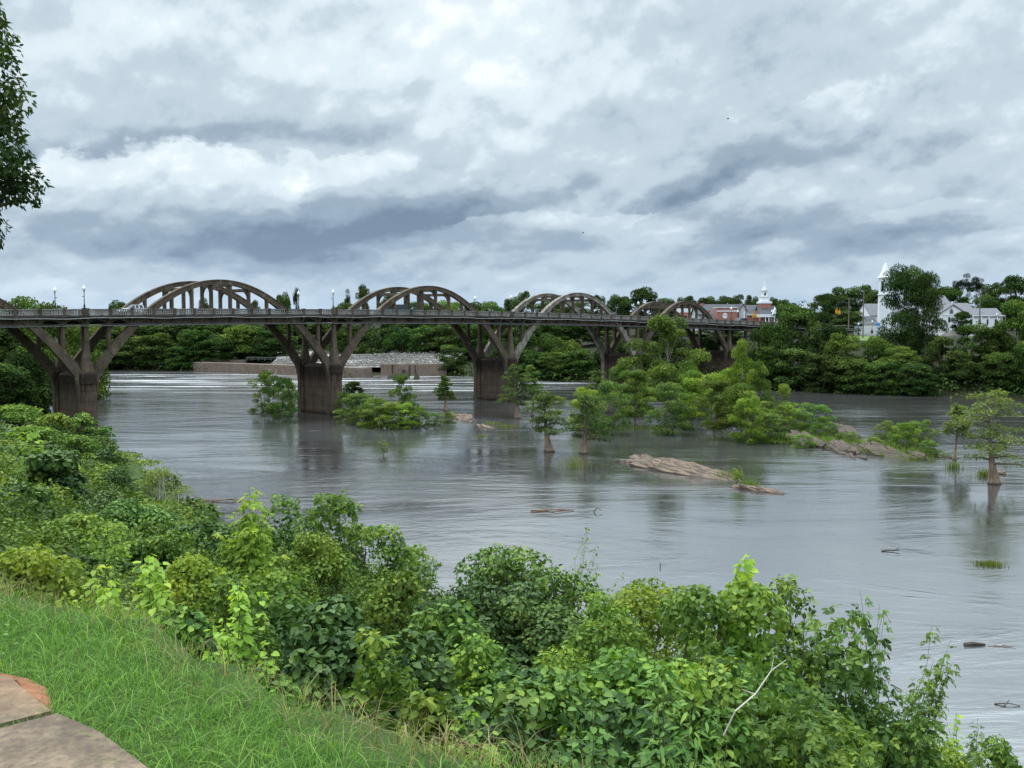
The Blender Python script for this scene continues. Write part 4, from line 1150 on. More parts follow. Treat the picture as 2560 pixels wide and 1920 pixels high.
RIGHT = [
 ('vine', 1905, 822, 90, 240, 'creeper-clad bush swallowing the bridge end', 'leaf_far_dark'),
 ('vine', 1942, 800, 110, 236, 'creeper-draped tree against the bridge end', 'leaf_far'),
 ('broad', 1995, 766, 130, 242, 'mid green rounded tree above the bridge-end thicket', 'leaf_far'),
 ('vine', 2050, 806, 120, 232, 'dark drooping tree in the bridge-end thicket', 'leaf_far_dark'),
 ('bank', 1925, 860, 110, 230, 'grey-green tree hanging over the water by the bridge end', 'leaf_far'),
 ('bank', 1990, 868, 130, 226, 'dark tree hanging over the water next to the bridge end', 'leaf_far_dark'),
 ('bank', 2055, 880, 110, 221, 'black-green shrub overhanging the water before the yellow-green trees', 'leaf_far_dark'),
 ('broad', 1972, 756, 74, 274, 'very dark magnolia-like tree at the bridge end skyline', 'leaf_far_dark'),
 ('cedar', 2063, 736, 60, 266, 'brown-green dense tree below the traffic signals', 'leaf_far_dark'),
 ('broad', 2112, 830, 112, 222, 'yellow-green bushy tree below the lawn', 'leaf_far_light'),
 ('broad', 2190, 842, 90, 222, 'smaller yellow-green tree next to the tall twin trees', 'leaf_far_light'),
 ('bank', 2255, 862, 120, 217, 'yellow-green spreading tree under the tall twin trees', 'leaf_far_light'),
 ('bank', 2135, 890, 110, 217, 'olive bush reaching down to the water below the lawn', 'leaf_far'),
 ('bank', 2205, 900, 120, 214, 'olive bush overhanging dark water', 'leaf_far'),
 ('bank', 2290, 905, 110, 210, 'dark bush at the waterline below the twin trees', 'leaf_far_dark'),
 ('tall', 2259, 654, 126, 230, 'tallest dark tree hiding the white steeple', 'leaf_far_dark'),
 ('tall', 2316, 676, 96, 227, 'tall ragged tree leaning away from its taller twin', 'leaf_far_dark'),
 ('bank', 2350, 836, 100, 216, 'dark tree beside the twin trees, in front of the white house', 'leaf_far_dark'),
 ('bank', 2395, 870, 90, 211, 'dark bush at the water below the gravel pile', 'leaf_far_dark'),
 ('bank', 2440, 805, 120, 216, 'soft willow-like tree in front of the long white house', 'leaf_far'),
 ('bank', 2492, 812, 90, 213, 'feathery green tree next to the willow-like tree', 'leaf_far'),
 ('bank', 2548, 742, 130, 214, 'bright green tall tree at the frame edge on the far bank', 'leaf_far_light'),
 ('bank', 2500, 875, 110, 206, 'dark green bush overhanging the water by the frame edge', 'leaf_far'),
 ('bank', 2580, 850, 130, 202, 'mid green tree cut by the frame edge on the far bank', 'leaf_far'),
 ('broad', 2062, 735, 90, 372, 'dark treetop row start behind the signals', 'leaf_far_dark'),
 ('broad', 2105, 716, 86, 380, 'dark treetop behind the utility poles', 'leaf_far_dark'),
 ('broad', 2152, 710, 80, 382, 'dark treetop just before the white steeple', 'leaf_far_dark'),
 ('broad', 2186, 726, 60, 372, 'dark tree against the white steeple', 'leaf_far_dark'),
 ('broad', 2376, 718, 100, 368, 'green rounded tree behind the white house roof', 'leaf_far'),
 ('pine', 2392, 697, 36, 374, 'shorter dark pine above the white house', 'leaf_pine'),
 ('pine', 2416, 687, 44, 372, 'middle dark pine above the white house', 'leaf_pine'),
 ('pine', 2442, 688, 48, 376, 'outer dark pine above the white house', 'leaf_pine'),
 ('broad', 2486, 705, 70, 362, 'dark tree between the pines and the frame edge', 'leaf_far_dark'),
 ('broad', 2546, 686, 100, 350, 'big dark tree above the frame-edge utility pole', 'leaf_far_dark'),
 ('broad', 2462, 738, 70, 352, 'lighter tree behind the long white house', 'leaf_far'),
 ('broad', 2404, 779, 58, 296, 'small dark round tree before the white house front', 'leaf_far_dark'),
 ('broad', 2120, 776, 90, 320, 'pink-flecked crape myrtle tree behind the utility poles', 'leaf_far_dark'),
 ('bank', 2098, 812, 56, 262, 'grey-green shrub at the edge of the lawn', 'leaf_far_dark')]
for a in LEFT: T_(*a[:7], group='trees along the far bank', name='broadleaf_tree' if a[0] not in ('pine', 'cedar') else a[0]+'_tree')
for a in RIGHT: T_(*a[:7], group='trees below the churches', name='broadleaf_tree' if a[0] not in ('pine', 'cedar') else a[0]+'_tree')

# distant woods that read as one mass on the skyline
r = rng(77); lobes = []
for x0, y0, x1, y1, n, hh in ((-330,470,-40,440,75,9), (-40,440,160,440,55,10), (160,440,420,400,70,12), (-500,470,-250,300,45,12), (-220,380,-60,400,40,8)):
    for i in range(n):
        u = r.random(); x = x0+(x1-x0)*u+r.normal()*6; y = y0+(y1-y0)*u+r.normal()*9; z = gz(x, y)
        s = r.uniform(3.5, 7); lobes.append((x, y, z+hh*r.uniform(.35, .8), s, s, hh*.45, np.clip(.4+r.normal()*.18, 0, 1)))
c = crown_from_lobes(r, lobes, 26000, .95, 'diamond', .4, .7, .2)
tag(link('distant_woods', np_mesh('distant_woods', *c, mat=M['leaf_far_dark'])), 'dark distant woods along the skyline behind the town and far bank', 'woods', kind='stuff')
# undergrowth closing the far bank down to the water
lobes = []
for a, b in zip(FAR[1:-2], FAR[2:-1]):
    n = int(np.hypot(*(b-a))/1.7)
    for i in range(n):
        for row in (1.5, 7, 14, 22):
            u = r.random(); q = a+(b-a)*u; nrm = np.array([-(b-a)[1], (b-a)[0]])/np.hypot(*(b-a))
            q = q+nrm*(row+r.normal()*1.5)
            if -92 < q[0] < -16 and 282 < q[1] < 325: continue
            if q[0] > 62 and row > 20: continue
            s = r.uniform(1.3, 2.6); lobes.append((q[0], q[1], gz(q[0], q[1])+s*.3, s*1.2, s*1.2, s, np.clip(.35+r.normal()*.2, 0, 1)))
c = crown_from_lobes(r, lobes, 60000, .55, 'diamond', .4, .7, .1)
tag(link('bank_undergrowth', np_mesh('bank_undergrowth', *c, mat=M['leaf_far_dark'])), 'dark tangled undergrowth along the far bank waterline', 'undergrowth', kind='stuff')
# grass on the lawn between river trees and the white house
# ------------------------------------------------------------------ old lock: walls, riprap bank
lk = thing('lock_wall', 'long brown concrete lock wall standing in the river behind the second pier', 'lock wall', (-96.6, 314, 0))
def wall_run(name, pts, thick, z1, parent, zlow=None):
    P = [np.array(p, float) for p in pts]; mb = MB()
    d = unit(P[-1]-P[0]); nrm = np.array([-d[1], d[0]])
    if nrm[1] < 0: nrm = -nrm
    o = np.array([-96.6, 314.0])
    ring = []
    for i, p in enumerate(P):
        q = p-o; zt = z1[i]
        ring.append([(q[0], q[1], -1.5), (q[0]+nrm[0]*thick, q[1]+nrm[1]*thick, -1.5), (q[0]+nrm[0]*thick*.8, q[1]+nrm[1]*thick*.8, zt), (q[0]+.0, q[1]+.25, zt)])
    mb.loft(ring); return mb.build(name, M['lock'], parent)
wall_run('wall_face', [(-96.8, 314.3), (-80, 303), (-60, 290), (-39.7, 276.2)], 4.2, [2.7, 2.75, 2.7, 2.6], lk)
wall_run('upper_wall', [(-36.4, 287), (-18.2, 288.8)], 3.0, [3.25, 3.2], lk)
mb = MB(); mb.box(.9, 14, 6, 8.0, 2.3, 3.25); mb.build('ledge', M['lock'], lk)
mb = MB()
for x, y in ((-33.2, 287.25), (-28.5, 287.7), (-26.9, 287.9)): mb.box(x+96.6-.12, x+96.6+.12, y-314-.10, y-314+.3, -.5, 3.15)
mb.box(-30+96.6-.35, -30+96.6+.35, 287.2-314, 287.9-314, .5, 1.7)
mb.build('slot', M['concrete_dark'], lk)
# riprap slope
rx, ry, rzz = [], [], []
n = 6500
u = r.random(n); v = r.random(n)
Afr = np.array([-70, 299.0]); Bfr = np.array([-19, 291.5]); Abk = np.array([-72, 320.]); Bbk = np.array([-15, 312.])
p = ((1-u)[:, None]*Afr+u[:, None]*Bfr)*(1-v)[:, None]+((1-u)[:, None]*Abk+u[:, None]*Bbk)*v[:, None]
ztop = 3.5+1.9*np.clip(u*1.6, 0, 1)
pz = 2.2+(ztop-2.2)*v+r.normal(size=n)*.07
octv = np.array([(1,0,0),(-1,0,0),(0,1,0),(0,-1,0),(0,0,1),(0,0,-1)], float)
octf = np.array([(0,2,4),(2,1,4),(1,3,4),(3,0,4),(2,0,5),(1,2,5),(3,1,5),(0,3,5)])
S = r.uniform(.16, .5, (n, 1, 1))**1.0*r.uniform(.6, 1.4, (n, 6, 3))*np.array([1.1, 1.1, .7])
V = (np.stack([p[:, 0], p[:, 1], pz], 1)[:, None]+octv[None]*S).reshape(-1, 3)
Fc = (octf[None]+(np.arange(n)*6)[:, None, None]).reshape(-1, 3)
tag(link('riprap', np_mesh('riprap', V, Fc, mat=M['riprap'])), 'pale grey riprap stones covering the bank behind the lock wall', 'riprap', kind='stuff')
mb = MB()
g0, g1, g2, g3 = (-70.5, 298.3, 2.0), (-18.5, 290.6, 2.2), (-14.5, 313, 5.7), (-73, 321, 3.5)
mb.add([g0, g1, g2, g3, (-12, 345, 6.2), (-80, 350, 5.2)], [(0,1,2,3), (3,2,4,5)])
tag(mb.build('gravel_bank', plain('grey gravel', (.21,.20,.185), .95, 0, .25, 1.0)), kind='structure')
# small steel handrail and fallen timbers on the bank
hr = thing('handrail', 'thin steel handrail standing on the riprap bank left of the second pier', 'handrail', (-80, 312, 3.2))
mb = MB()
for i in range(6): mb.tube([(i*1.9, -i*.2, 0), (i*1.9, -i*.2, 1.1)], .05, 5)
mb.build('post', M['pipe'], hr)
mb = MB(); mb.tube([(0, 0, 1.1), (9.5, -1, 1.1)], .05, 5); mb.tube([(0, 0, .6), (9.5, -1, .6)], .04, 5); mb.build('rail', M['pipe'], hr)

# ------------------------------------------------------------------ town buildings
def zat(py, Y): return float(at(1280, py, Y)[2])
def xat(px, Y): return (px-1280)/F*Y
def gable_roof(mb, x0, x1, y0, y1, ze, zr_, along='x', oh=.35, th=.22):
    if along == 'x':
        ym = (y0+y1)/2; P = [(y0-oh, ze), (ym, zr_), (y1+oh, ze), (y1+oh, ze-th), (ym, zr_-th*1.3), (y0-oh, ze-th)]
        mb.prism(P, x0-oh, x1+oh, 'x')
    else:
        xm = (x0+x1)/2; P = [(x0-oh, ze), (xm, zr_), (x1+oh, ze), (x1+oh, ze-th), (xm, zr_-th*1.3), (x0-oh, ze-th)]
        mb.prism(P, y0-oh, y1+oh, 'y')
def gable_wall(mb, x0, x1, y0, y1, z0, ze, zr_, along='x'):
    if along == 'x': mb.prism([(y0, z0), (y1, z0), (y1, ze-.2), ((y0+y1)/2, zr_-.3), (y0, ze-.2)], x0, x1, 'x')
    else: mb.prism([(x0, z0), (x1, z0), (x1, ze-.2), ((x0+x1)/2, zr_-.3), (x0, ze-.2)], y0, y1, 'y')

Y = 308.0; GB = 11.5
hall = thing('brick_hall', 'red brick hall with flat-topped front and long dark roof beyond the bridge end', 'building', (xat(1742, Y), Y, 0))
ox, oy = xat(1742, Y), Y
def bx(px, yy): return xat(px, yy)-ox
mb = MB(); gable_wall(mb, bx(1742, Y+8), bx(1858, Y+8), 6, 18, GB, zat(785, Y+7), zat(761, Y+12)); mb.build('wall', M['offwhite'], hall)
mb = MB(); gable_roof(mb, bx(1742, Y+8), bx(1857, Y+8), 6, 18, zat(786, Y+7), zat(760.5, Y+12)); rf = mb.build('roof', M['roof'], hall)
mb = MB(); mb.box(bx(1753, Y+12)-.4, bx(1753, Y+12)+.6, 11.2, 12.3, zat(768, Y+12), zat(758, Y+12)); mb.build('chimney', M['brick'], rf)
mb = MB(); mb.box(bx(1792, Y), bx(1843, Y), 0, 5.9, GB, zat(769.6, Y)); fr = mb.build('brick_front', M['brick'], hall)
mb = MB(); mb.box(bx(1791.4, Y), bx(1843.6, Y), -.12, 6.0, zat(769.6, Y)+.001, zat(768, Y)); mb.box(bx(1791.4, Y), bx(1843.6, Y), -.1, -.002, zat(779, Y), zat(776.2, Y)); mb.build('cornice', M['white'], fr)
mb = MB(); cxx, czz = bx(1811, Y), zat(789.5, Y)
mb.prism([(cxx+.72*math.cos(w), czz+.85*math.sin(w)) for w in np.linspace(0, 2*PI, 17)[:-1]], -.1, -.003, 'y'); mb.build('round_plaque', M['white'], fr)
mb = MB()
for k in (0, 2): mb.prism([(cxx+.55*math.cos(w+k), czz+.62*math.sin(w+k)) for w in np.linspace(0, .5, 4)]+[(cxx, czz)], -.13, -.101, 'y')
mb.build('plaque_mark', M['brick'], fr)
mb = MB(); gable_wall(mb, bx(1845, Y+3), bx(1864, Y+3), 2.0, 5.99, GB, zat(777, Y+3), zat(759.5, Y+3), 'y'); g = mb.build('gable_wing', M['offwhite'], hall)
mb = MB(); gable_roof(mb, bx(1845, Y+3), bx(1864, Y+3), 2.0, 14, zat(778, Y+3), zat(759, Y+3), 'y', .25); mb.build('wing_roof', M['roof'], hall)
mb = MB(); mb.box(bx(1855.5, Y+3), bx(1859.5, Y+3), 1.93, 1.998, zat(800, Y+3), zat(782, Y+3)); mb.prism([(bx(1857.5, Y+3)+.24*math.cos(w), zat(782, Y+3)+.5*math.sin(w)) for w in np.linspace(0, PI, 8)], 1.93, 1.998, 'y'); mb.build('arched_window', M['white'], hall)
mb = MB(); mb.box(bx(1763, Y+5), bx(1791, Y+5), 4.4, 5.95, zat(806, Y+5), zat(787, Y+5)); mb.build('side_wall', M['offwhite'], hall)
mb = MB(); mb.prism([(bx(1756, Y+3), zat(776, Y+3)), (bx(1776, Y+3), zat(776, Y+3)), (bx(1772, Y+3), zat(786, Y+3)), (bx(1756, Y+3), zat(786, Y+3))], 2.8, 4.2, 'y'); mb.build('parapet', M['brick'], hall)

Y = 322.0; ox, oy = xat(1863, Y), Y
ch = thing('brick_church', 'brick church with tiered white steeple, dark roof and white portico', 'church', (ox, Y, 0))
mb = MB(); gable_wall(mb, bx(1862, Y+4), bx(1899, Y+4), 2, 14, GB, zat(785, Y+2), zat(763, Y+8)); mb.build('wall', M['brick'], ch)
mb = MB(); gable_roof(mb, bx(1862, Y+4), bx(1900, Y+4), 2, 14, zat(785.5, Y+2), zat(762.5, Y+8), oh=.3); mb.build('roof', M['roof'], ch)
mb = MB(); mb.box(bx(1863, Y), bx(1899, Y), 1.5, 1.66, zat(788, Y), zat(785.7, Y)); mb.build('fascia', M['white'], ch)
mb = MB(); gable_wall(mb, bx(1897, Y), bx(1940, Y), -2, 7, GB, zat(786, Y-2), zat(765, Y+2)); mb.build('nave_wall', M['brick'], ch)
mb = MB(); gable_roof(mb, bx(1897, Y), bx(1938, Y), -2, 7, zat(785.5, Y-2), zat(764.5, Y+2), oh=.3); mb.build('nave_roof', M['roof'], ch)
mb = MB(); gable_wall(mb, bx(1929, Y-3), bx(1942, Y-3), -3.6, -2.4, zat(785.4, Y-3), zat(785, Y-3), zat(766, Y-3), 'y'); mb.box(bx(1892, Y-3), bx(1942, Y-3), -3.2, -2.35, zat(793, Y-3), zat(785.5, Y-3)); po = mb.build('portico', M['white'], ch)
for px in (1913, 1921, 1928, 1935, 1941):
    mb = MB(); mb.lathe([(.22, 0), (.18, .2), (.16, zat(793, Y-3)-GB)], (bx(px, Y-3), -2.9, GB), 8); mb.build('column', M['white'], ch)
mb = MB(); mb.box(bx(1915, Y-2), bx(1919, Y-2), -2.08, -2.003, GB, zat(795, Y-2)); mb.build('door', M['window'], ch)
cx_ = bx(1909, Y+3); cy_ = 3.0
mb = MB(); w = 1.75; mb.box(cx_-w, cx_+w, cy_-w, cy_+w, GB+4, zat(758.8, Y+3)); tw = mb.build('tower', M['brick'], ch)
mb = MB(); w = 1.95; mb.box(cx_-w, cx_+w, cy_-w, cy_+w, zat(758.8, Y+3)+.001, zat(754.6, Y+3)); mb.box(cx_-w+.15, cx_+w-.15, cy_-w+.15, cy_+w-.15, zat(754.6, Y+3)+.001, zat(753.4, Y+3))
w = 1.22; mb.box(cx_-w, cx_+w, cy_-w, cy_+w, zat(753.4, Y+3)+.002, zat(742.6, Y+3)); mb.box(cx_-w-.16, cx_+w+.16, cy_-w-.16, cy_+w+.16, zat(742.6, Y+3)+.001, zat(741.4, Y+3))
stp = mb.build('steeple_base', M['white'], ch)
mb = MB(); w = .88; mb.box(cx_-w, cx_+w, cy_-w, cy_+w, zat(741.4, Y+3)+.001, zat(727, Y+3)); mb.box(cx_-w-.18, cx_+w+.18, cy_-w-.18, cy_+w+.18, zat(727, Y+3)+.001, zat(725.6, Y+3))
gable_wall(mb, cx_-.7, cx_+.7, cy_-w-.05, cy_+w+.05, zat(725.6, Y+3)+.002, zat(725, Y+3)+.2, zat(720.6, Y+3)+.2, 'y')
bf = mb.build('belfry', M['white'], ch)
mb = MB(); mb.box(cx_-.26, cx_+.26, cy_-w-.05, cy_-w-.003, zat(739, Y+3), zat(733, Y+3)); mb.prism([(cx_+.26*math.cos(w_), zat(733, Y+3)+.26*math.sin(w_)) for w_ in np.linspace(0, PI, 9)], cy_-w-.05, cy_-w-.003, 'y'); mb.build('louver', M['window'], bf)
mb = MB(); mb.lathe([(.62, zat(723.5, Y+3)), (.42, zat(716, Y+3)), (.22, zat(704, Y+3)), (.03, zat(689, Y+3))], (cx_, cy_, 0), 8); mb.build('spire', M['white'], ch)

Y = 336.0; ox = xat(1700, Y)
sh = thing('white_shop', 'low shop with white upper band and red lower wall seen through the last arch', 'building', (ox, Y, 0))
mb = MB(); mb.box(0, bx(1748, Y), 0, 8, zat(781, Y), zat(770.5, Y)); mb.build('white_band', M['white'], sh)
mb = MB(); mb.box(.05, bx(1748, Y)-.05, .05, 7.95, GB-1, zat(781, Y)-.001); w_ = mb.build('wall', M['brick'], sh)
for px in (1709, 1738):
    mb = MB(); mb.box(bx(px, Y)-.9, bx(px, Y)+.9, -.02, .047, zat(800, Y), zat(790, Y)); mb.build('window', M['window'], sh)

Y = 335.0; ox = xat(2209, Y+4); GZ = 11.3
wc = thing('white_church', 'white wooden church with tall eight-sided steeple half hidden by the twin trees', 'church', (ox, Y, 0))
def hexa(mb, r0, z0, r1, z1, c=(0, 4)):
    mb.loft([[(c[0]+r*math.cos(w+PI/8), c[1]+r*math.sin(w+PI/8), z) for w in np.linspace(0, 2*PI, 9)[:-1]] for r, z in ((r0, z0), (r1, z1))])
mb = MB(); k = Y/F
hexa(mb, 17*k, GZ, 16*k, zat(737, Y)); hexa(mb, 18*k, zat(737, Y)+.002, 18*k, zat(734.5, Y)); mb.build('tower_base', M['white'], wc)
mb = MB(); hexa(mb, 15*k, zat(734.5, Y)+.003, 15*k, zat(694, Y)); sf = mb.build('belfry', M['white'], wc)
for w in np.linspace(0, 2*PI, 9)[:-1]:
    a = w; mb = MB(); rr_ = 15*k*math.cos(PI/8)+.012
    c0 = np.array([math.cos(a)*rr_, 4+math.sin(a)*rr_]); tt = np.array([-math.sin(a), math.cos(a)])
    q0 = c0-tt*.42; q1 = c0+tt*.42
    mb.add([(q0[0], q0[1], zat(728, Y)), (q1[0], q1[1], zat(728, Y)), (q1[0], q1[1], zat(702, Y)), (q0[0], q0[1], zat(702, Y))], [(0,1,2,3)])
    if int(round(a/(PI/4))) % 2 == 1: mb.build('louver', M['louver'], sf)
mb = MB()
mb.loft([[(r*k*math.cos(w+PI/8), 4+r*k*math.sin(w+PI/8), zat(py, Y)) for w in np.linspace(0, 2*PI, 9)[:-1]] for r, py in ((15, 693.9), (18.5, 692.5), (14.5, 688.5), (10, 678), (5, 664), (1.2, 654), (.5, 640))])
mb.build('spire', M['white'], wc)
mb = MB(); gable_wall(mb, bx(2190, Y), bx(2300, Y), 6, 20, GZ, zat(790, Y+6), zat(760, Y+12)); mb.build('wall', M['white'], wc)
mb = MB(); gable_roof(mb, bx(2192, Y), bx(2300, Y), 6, 20, zat(789, Y+6), zat(759, Y+12)); mb.build('roof', M['roof_grey'], wc)

Y = 318.0; ox = xat(2353, Y); GZ = gz(xat(2390, Y), Y)
wh = thing('white_house', 'white gabled church house with grey roofs and a pointed gothic window', 'house', (ox, Y, 0))
mb = MB(); gable_wall(mb, bx(2352, Y), bx(2408, Y), 0, 14, GZ-.5, zat(780, Y), zat(761, Y), 'y'); wl = mb.build('wall', M['white'], wh)
mb = MB(); gable_roof(mb, bx(2352, Y), bx(2408, Y), 0, 14, zat(780.5, Y), zat(760.6, Y), 'y', .3); mb.build('front_roof', M['roof_grey'], wh)
mb = MB(); gable_wall(mb, bx(2372, Y+8), bx(2424, Y+8), 5, 17, GZ-.5, zat(780, Y+5), zat(758, Y+11)); mb.build('rear_wall', M['white'], wh)
mb = MB(); gable_roof(mb, bx(2372, Y+8), bx(2424, Y+8), 5, 17, zat(780, Y+5), zat(757.5, Y+11)); mb.build('rear_roof', M['roof_grey'], wh)
mb = MB(); gable_wall(mb, bx(2322, Y+14), bx(2369, Y+14), 10, 26, GZ-.5, zat(772, Y+10), zat(739, Y+18)); mb.build('hall_wall', M['white'], wh)
mb = MB(); gable_roof(mb, bx(2322, Y+14), bx(2368, Y+14), 10, 26, zat(772, Y+10), zat(738.5, Y+18)); mb.build('hall_roof', M['roof_grey'], wh)
cx_ = bx(2376, Y); mb = MB()
mb.prism([(cx_-.55, zat(784, Y)), (cx_+.55, zat(784, Y)), (cx_+.55, zat(778, Y)), (cx_+.3, zat(774, Y)), (cx_, zat(771, Y)), (cx_-.3, zat(774, Y)), (cx_-.55, zat(778, Y))], -.08, -.003, 'y'); mb.build('gothic_window', M['roof_grey'], wh)
for px in (2371, 2391, 2402):
    mb = MB(); mb.box(bx(px-2.8, Y), bx(px+2.8, Y), -.07, -.003, zat(806, Y), zat(793, Y)); mb.build('window', M['window'], wh)
mb = MB(); mb.box(bx(2352, Y), bx(2408, Y), -.1, -.004, zat(789.5, Y), zat(788, Y)); mb.build('trim_band', M['offwhite'], wh)
Y = 312.0; ox = xat(2424, Y)
lw = thing('long_house', 'long low white house with grey roof and open white porch frame', 'house', (ox, Y, 0))
mb = MB(); gable_wall(mb, 0, bx(2520, Y), 4, 14, gz(xat(2470, Y), Y)-.5, zat(790.5, Y+4), zat(771, Y+9)); mb.build('wall', M['white'], lw)
mb = MB(); gable_roof(mb, 0, bx(2520, Y), 4, 14, zat(790.5, Y+4), zat(770.5, Y+9)); rf = mb.build('roof', M['roof_grey'], lw)
mb = MB(); mb.box(bx(2475, Y), bx(2478, Y), 6.2, 6.7, zat(788, Y+6), zat(776, Y+6)); mb.build('chimney', M['offwhite'], rf)
mb = MB(); mb.box(bx(2430, Y), bx(2512, Y), 0, .25, zat(790.3, Y), zat(788, Y))
for px in (2431, 2452, 2471, 2492, 2511): mb.box(bx(px, Y)-.1, bx(px, Y)+.1, .02, .23, gz(xat(px, Y), Y)-.3, zat(790.3, Y)-.001)
gable_wall(mb, bx(2487, Y), bx(2494, Y), -.05, .2, zat(788, Y)+.001, zat(788, Y)+.1, zat(779, Y), 'y'); mb.build('porch_frame', M['white'], lw)
for px in (2441, 2462, 2483, 2503):
    mb = MB(); mb.box(bx(px-3, Y), bx(px+3, Y), 3.9, 3.997, zat(812, Y), zat(798, Y)); mb.build('window', M['window'], lw)
Y = 332.0; ox = xat(2154, Y)
dh = thing('dark_roofed_shed', 'low shed with dark roof behind the white fence and blue panels', 'shed', (ox, Y, 0))
mb = MB(); gable_wall(mb, 0, bx(2192, Y), 0, 8, 10.5, zat(806.5, Y), zat(791, Y+4)); mb.build('wall', M['offwhite'], dh)
mb = MB(); gable_roof(mb, 0, bx(2190, Y), 0, 8, zat(806.5, Y), zat(790.5, Y+4)); mb.build('roof', M['roof'], dh)
Y = 316.0; ox = xat(2134, Y); g0 = gz(xat(2165, Y), Y)
st_ = thing('fence', 'low white picket fence with blue panels along the lawn top', 'fence', (ox, Y, 0))
mb = MB()
for px in np.arange(2135, 2200, 1.6): mb.box(bx(px, Y)-.05, bx(px, Y)+.05, -.03, .03, g0-.1, zat(815, Y))
mb.box(0, bx(2200, Y), .031, .07, zat(819, Y), zat(817.5, Y)); mb.box(0, bx(2200, Y), .031, .07, zat(824, Y), zat(822.5, Y)); mb.build('picket', M['white'], st_)
for bb in ((2190, 2200, 0, 807.5), (2138, 2149, .4, 811.5)):
    mb = MB(); mb.box(bx(bb[0], Y), bx(bb[1], Y), .3, .5, g0+bb[2], zat(bb[3], Y)); mb.build('panel', M['blue'], st_)
mb = MB(); mb.box(bx(2137, Y), bx(2200, Y), .8, 3.5, zat(809, Y), zat(806.5, Y))
for px in (2139, 2160, 2180, 2198): mb.box(bx(px, Y)-.12, bx(px, Y)+.12, 1, 1.3, g0, zat(809, Y)-.001)
mb.build('canopy', M['offwhite'], st_)
# gravel pile
Y = 296.0; c = np.array([xat(2378, Y), Y, gz(xat(2378, Y), Y)]); mb = MB()
mb.loft([[(c[0]+a*3.9*math.cos(w)*(1+.08*math.sin(3*w)), c[1]+a*3*math.sin(w), c[2]+zz+.08*math.sin(5*w)) for w in np.linspace(0, 2*PI, 19)[:-1]] for a, zz in ((1, -.3), (.75, .7), (.45, 1.5), (.12, 2.05))])
tag(mb.build('gravel_pile', M['riprap'], None, True), 'pale grey gravel pile in front of the white gabled house', 'gravel pile')
car('car', 'dark car parked beside the gravel pile before the white house', 'car', (xat(2402, 300), 300, gz(xat(2402, 300), 300)+.05), .2, M['iron'], 'sedan')
# mown lawn
mb = MB(); gp = []
for px0, px1, ya, yb in ((2100, 2205, 285, 314), (2340, 2430, 285, 300)):
    n = 9; rings = []
    for a in np.linspace(0, 1, n):
        rings.append([(xat(px0+(px1-px0)*b, ya+(yb-ya)*a), ya+(yb-ya)*a, gz(xat(px0+(px1-px0)*b, ya+(yb-ya)*a), ya+(yb-ya)*a)+.06) for b in np.linspace(0, 1, 9)])
    base = len(mb.v); vs = [p for q in rings for p in q]
    mb.add(vs, [(i*9+j, i*9+j+1, (i+1)*9+j+1, (i+1)*9+j) for i in range(n-1) for j in range(8)])
tag(mb.build('mown_lawn', plain('mown lawn', (.085,.14,.03), .95, 0, .2, .8)), kind='structure')

def utility_pole(label, px, ptop, Y, arm=True, armz=.35, lampz=None, transformer=False):
    x = xat(px, Y); z0 = gz(x, Y); h = zat(ptop, Y)-z0
    t = thing('utility_pole', label, 'utility pole', (x, Y, z0), 0, 'utility poles above the far bank')
    mb = MB(); mb.tube([(0, 0, -.5), (0, 0, h*.5), (0, 0, h)], [.2, .17, .13], 8); mb.build('pole', M['wood_pole'], t)
    if arm:
        mb = MB(); mb.box(-1.3, 1.3, -.07, .07, h-armz-.12, h-armz+.02)
        for q in (-1.2, -.6, .6, 1.2): mb.lathe([(.05, 0), (.07, .1), (.03, .24)], (q, 0, h-armz+.02), 6)
        mb.build('crossarm', M['wood_pole'], t)
    if transformer:
        mb = MB(); mb.lathe([(.02, 0), (.26, .02), (.26, .8), (.1, .88)], (.42, 0, h*.72), 8); mb.build('transformer', M['pipe'], t)
    if lampz:
        mb = MB(); mb.tube([(0, 0, h*lampz), (-.9, -.2, h*lampz+.25)], .04, 5); mb.lathe([(.05, 0), (.25, .1), (.2, .3)], (-.95, -.2, h*lampz+.05), 7); mb.build('lamp_arm', M['pipe'], t)
    return t, np.array([x, Y, z0+h-armz+.25])
P1 = utility_pole('utility pole with crossarm and transformer, next to the traffic signals', 2120, 744, 300, transformer=True, lampz=.62)
P2 = utility_pole('tall plain utility pole at the end of the white fence', 2156.5, 724, 302, armz=.5, arm=False, lampz=.6)
P3 = utility_pole('slim dark pole standing before the long white house', 2447, 738, 296, arm=False, lampz=.35)
P4 = utility_pole('utility pole with long crossarm by the frame edge', 2511, 733, 300, armz=.2)
P5 = utility_pole('thin pole between brick hall and church roof', 1863, 756, 300, arm=False)
def wire(a, b, sag, lab, k=3):
    mb = MB()
    for q in range(k):
        o = np.array([(q-1)*.9, 0, -.05*q]); mb.tube([tuple(a*(1-u)+b*u+o+np.array([0, 0, -sag*4*u*(1-u)])) for u in np.linspace(0, 1, 12)], .018, 4)
    tag(mb.build('power_line', M['iron']), lab, 'wire')
wire(P1[1], P2[1]-np.array([0, 0, 1.5]), .8, 'thin power lines strung between the two poles by the white fence')
wire(P3[1]+np.array([0, 0, -1]), P4[1], .8, 'thin power lines strung to the crossarm pole by the frame edge', 2)
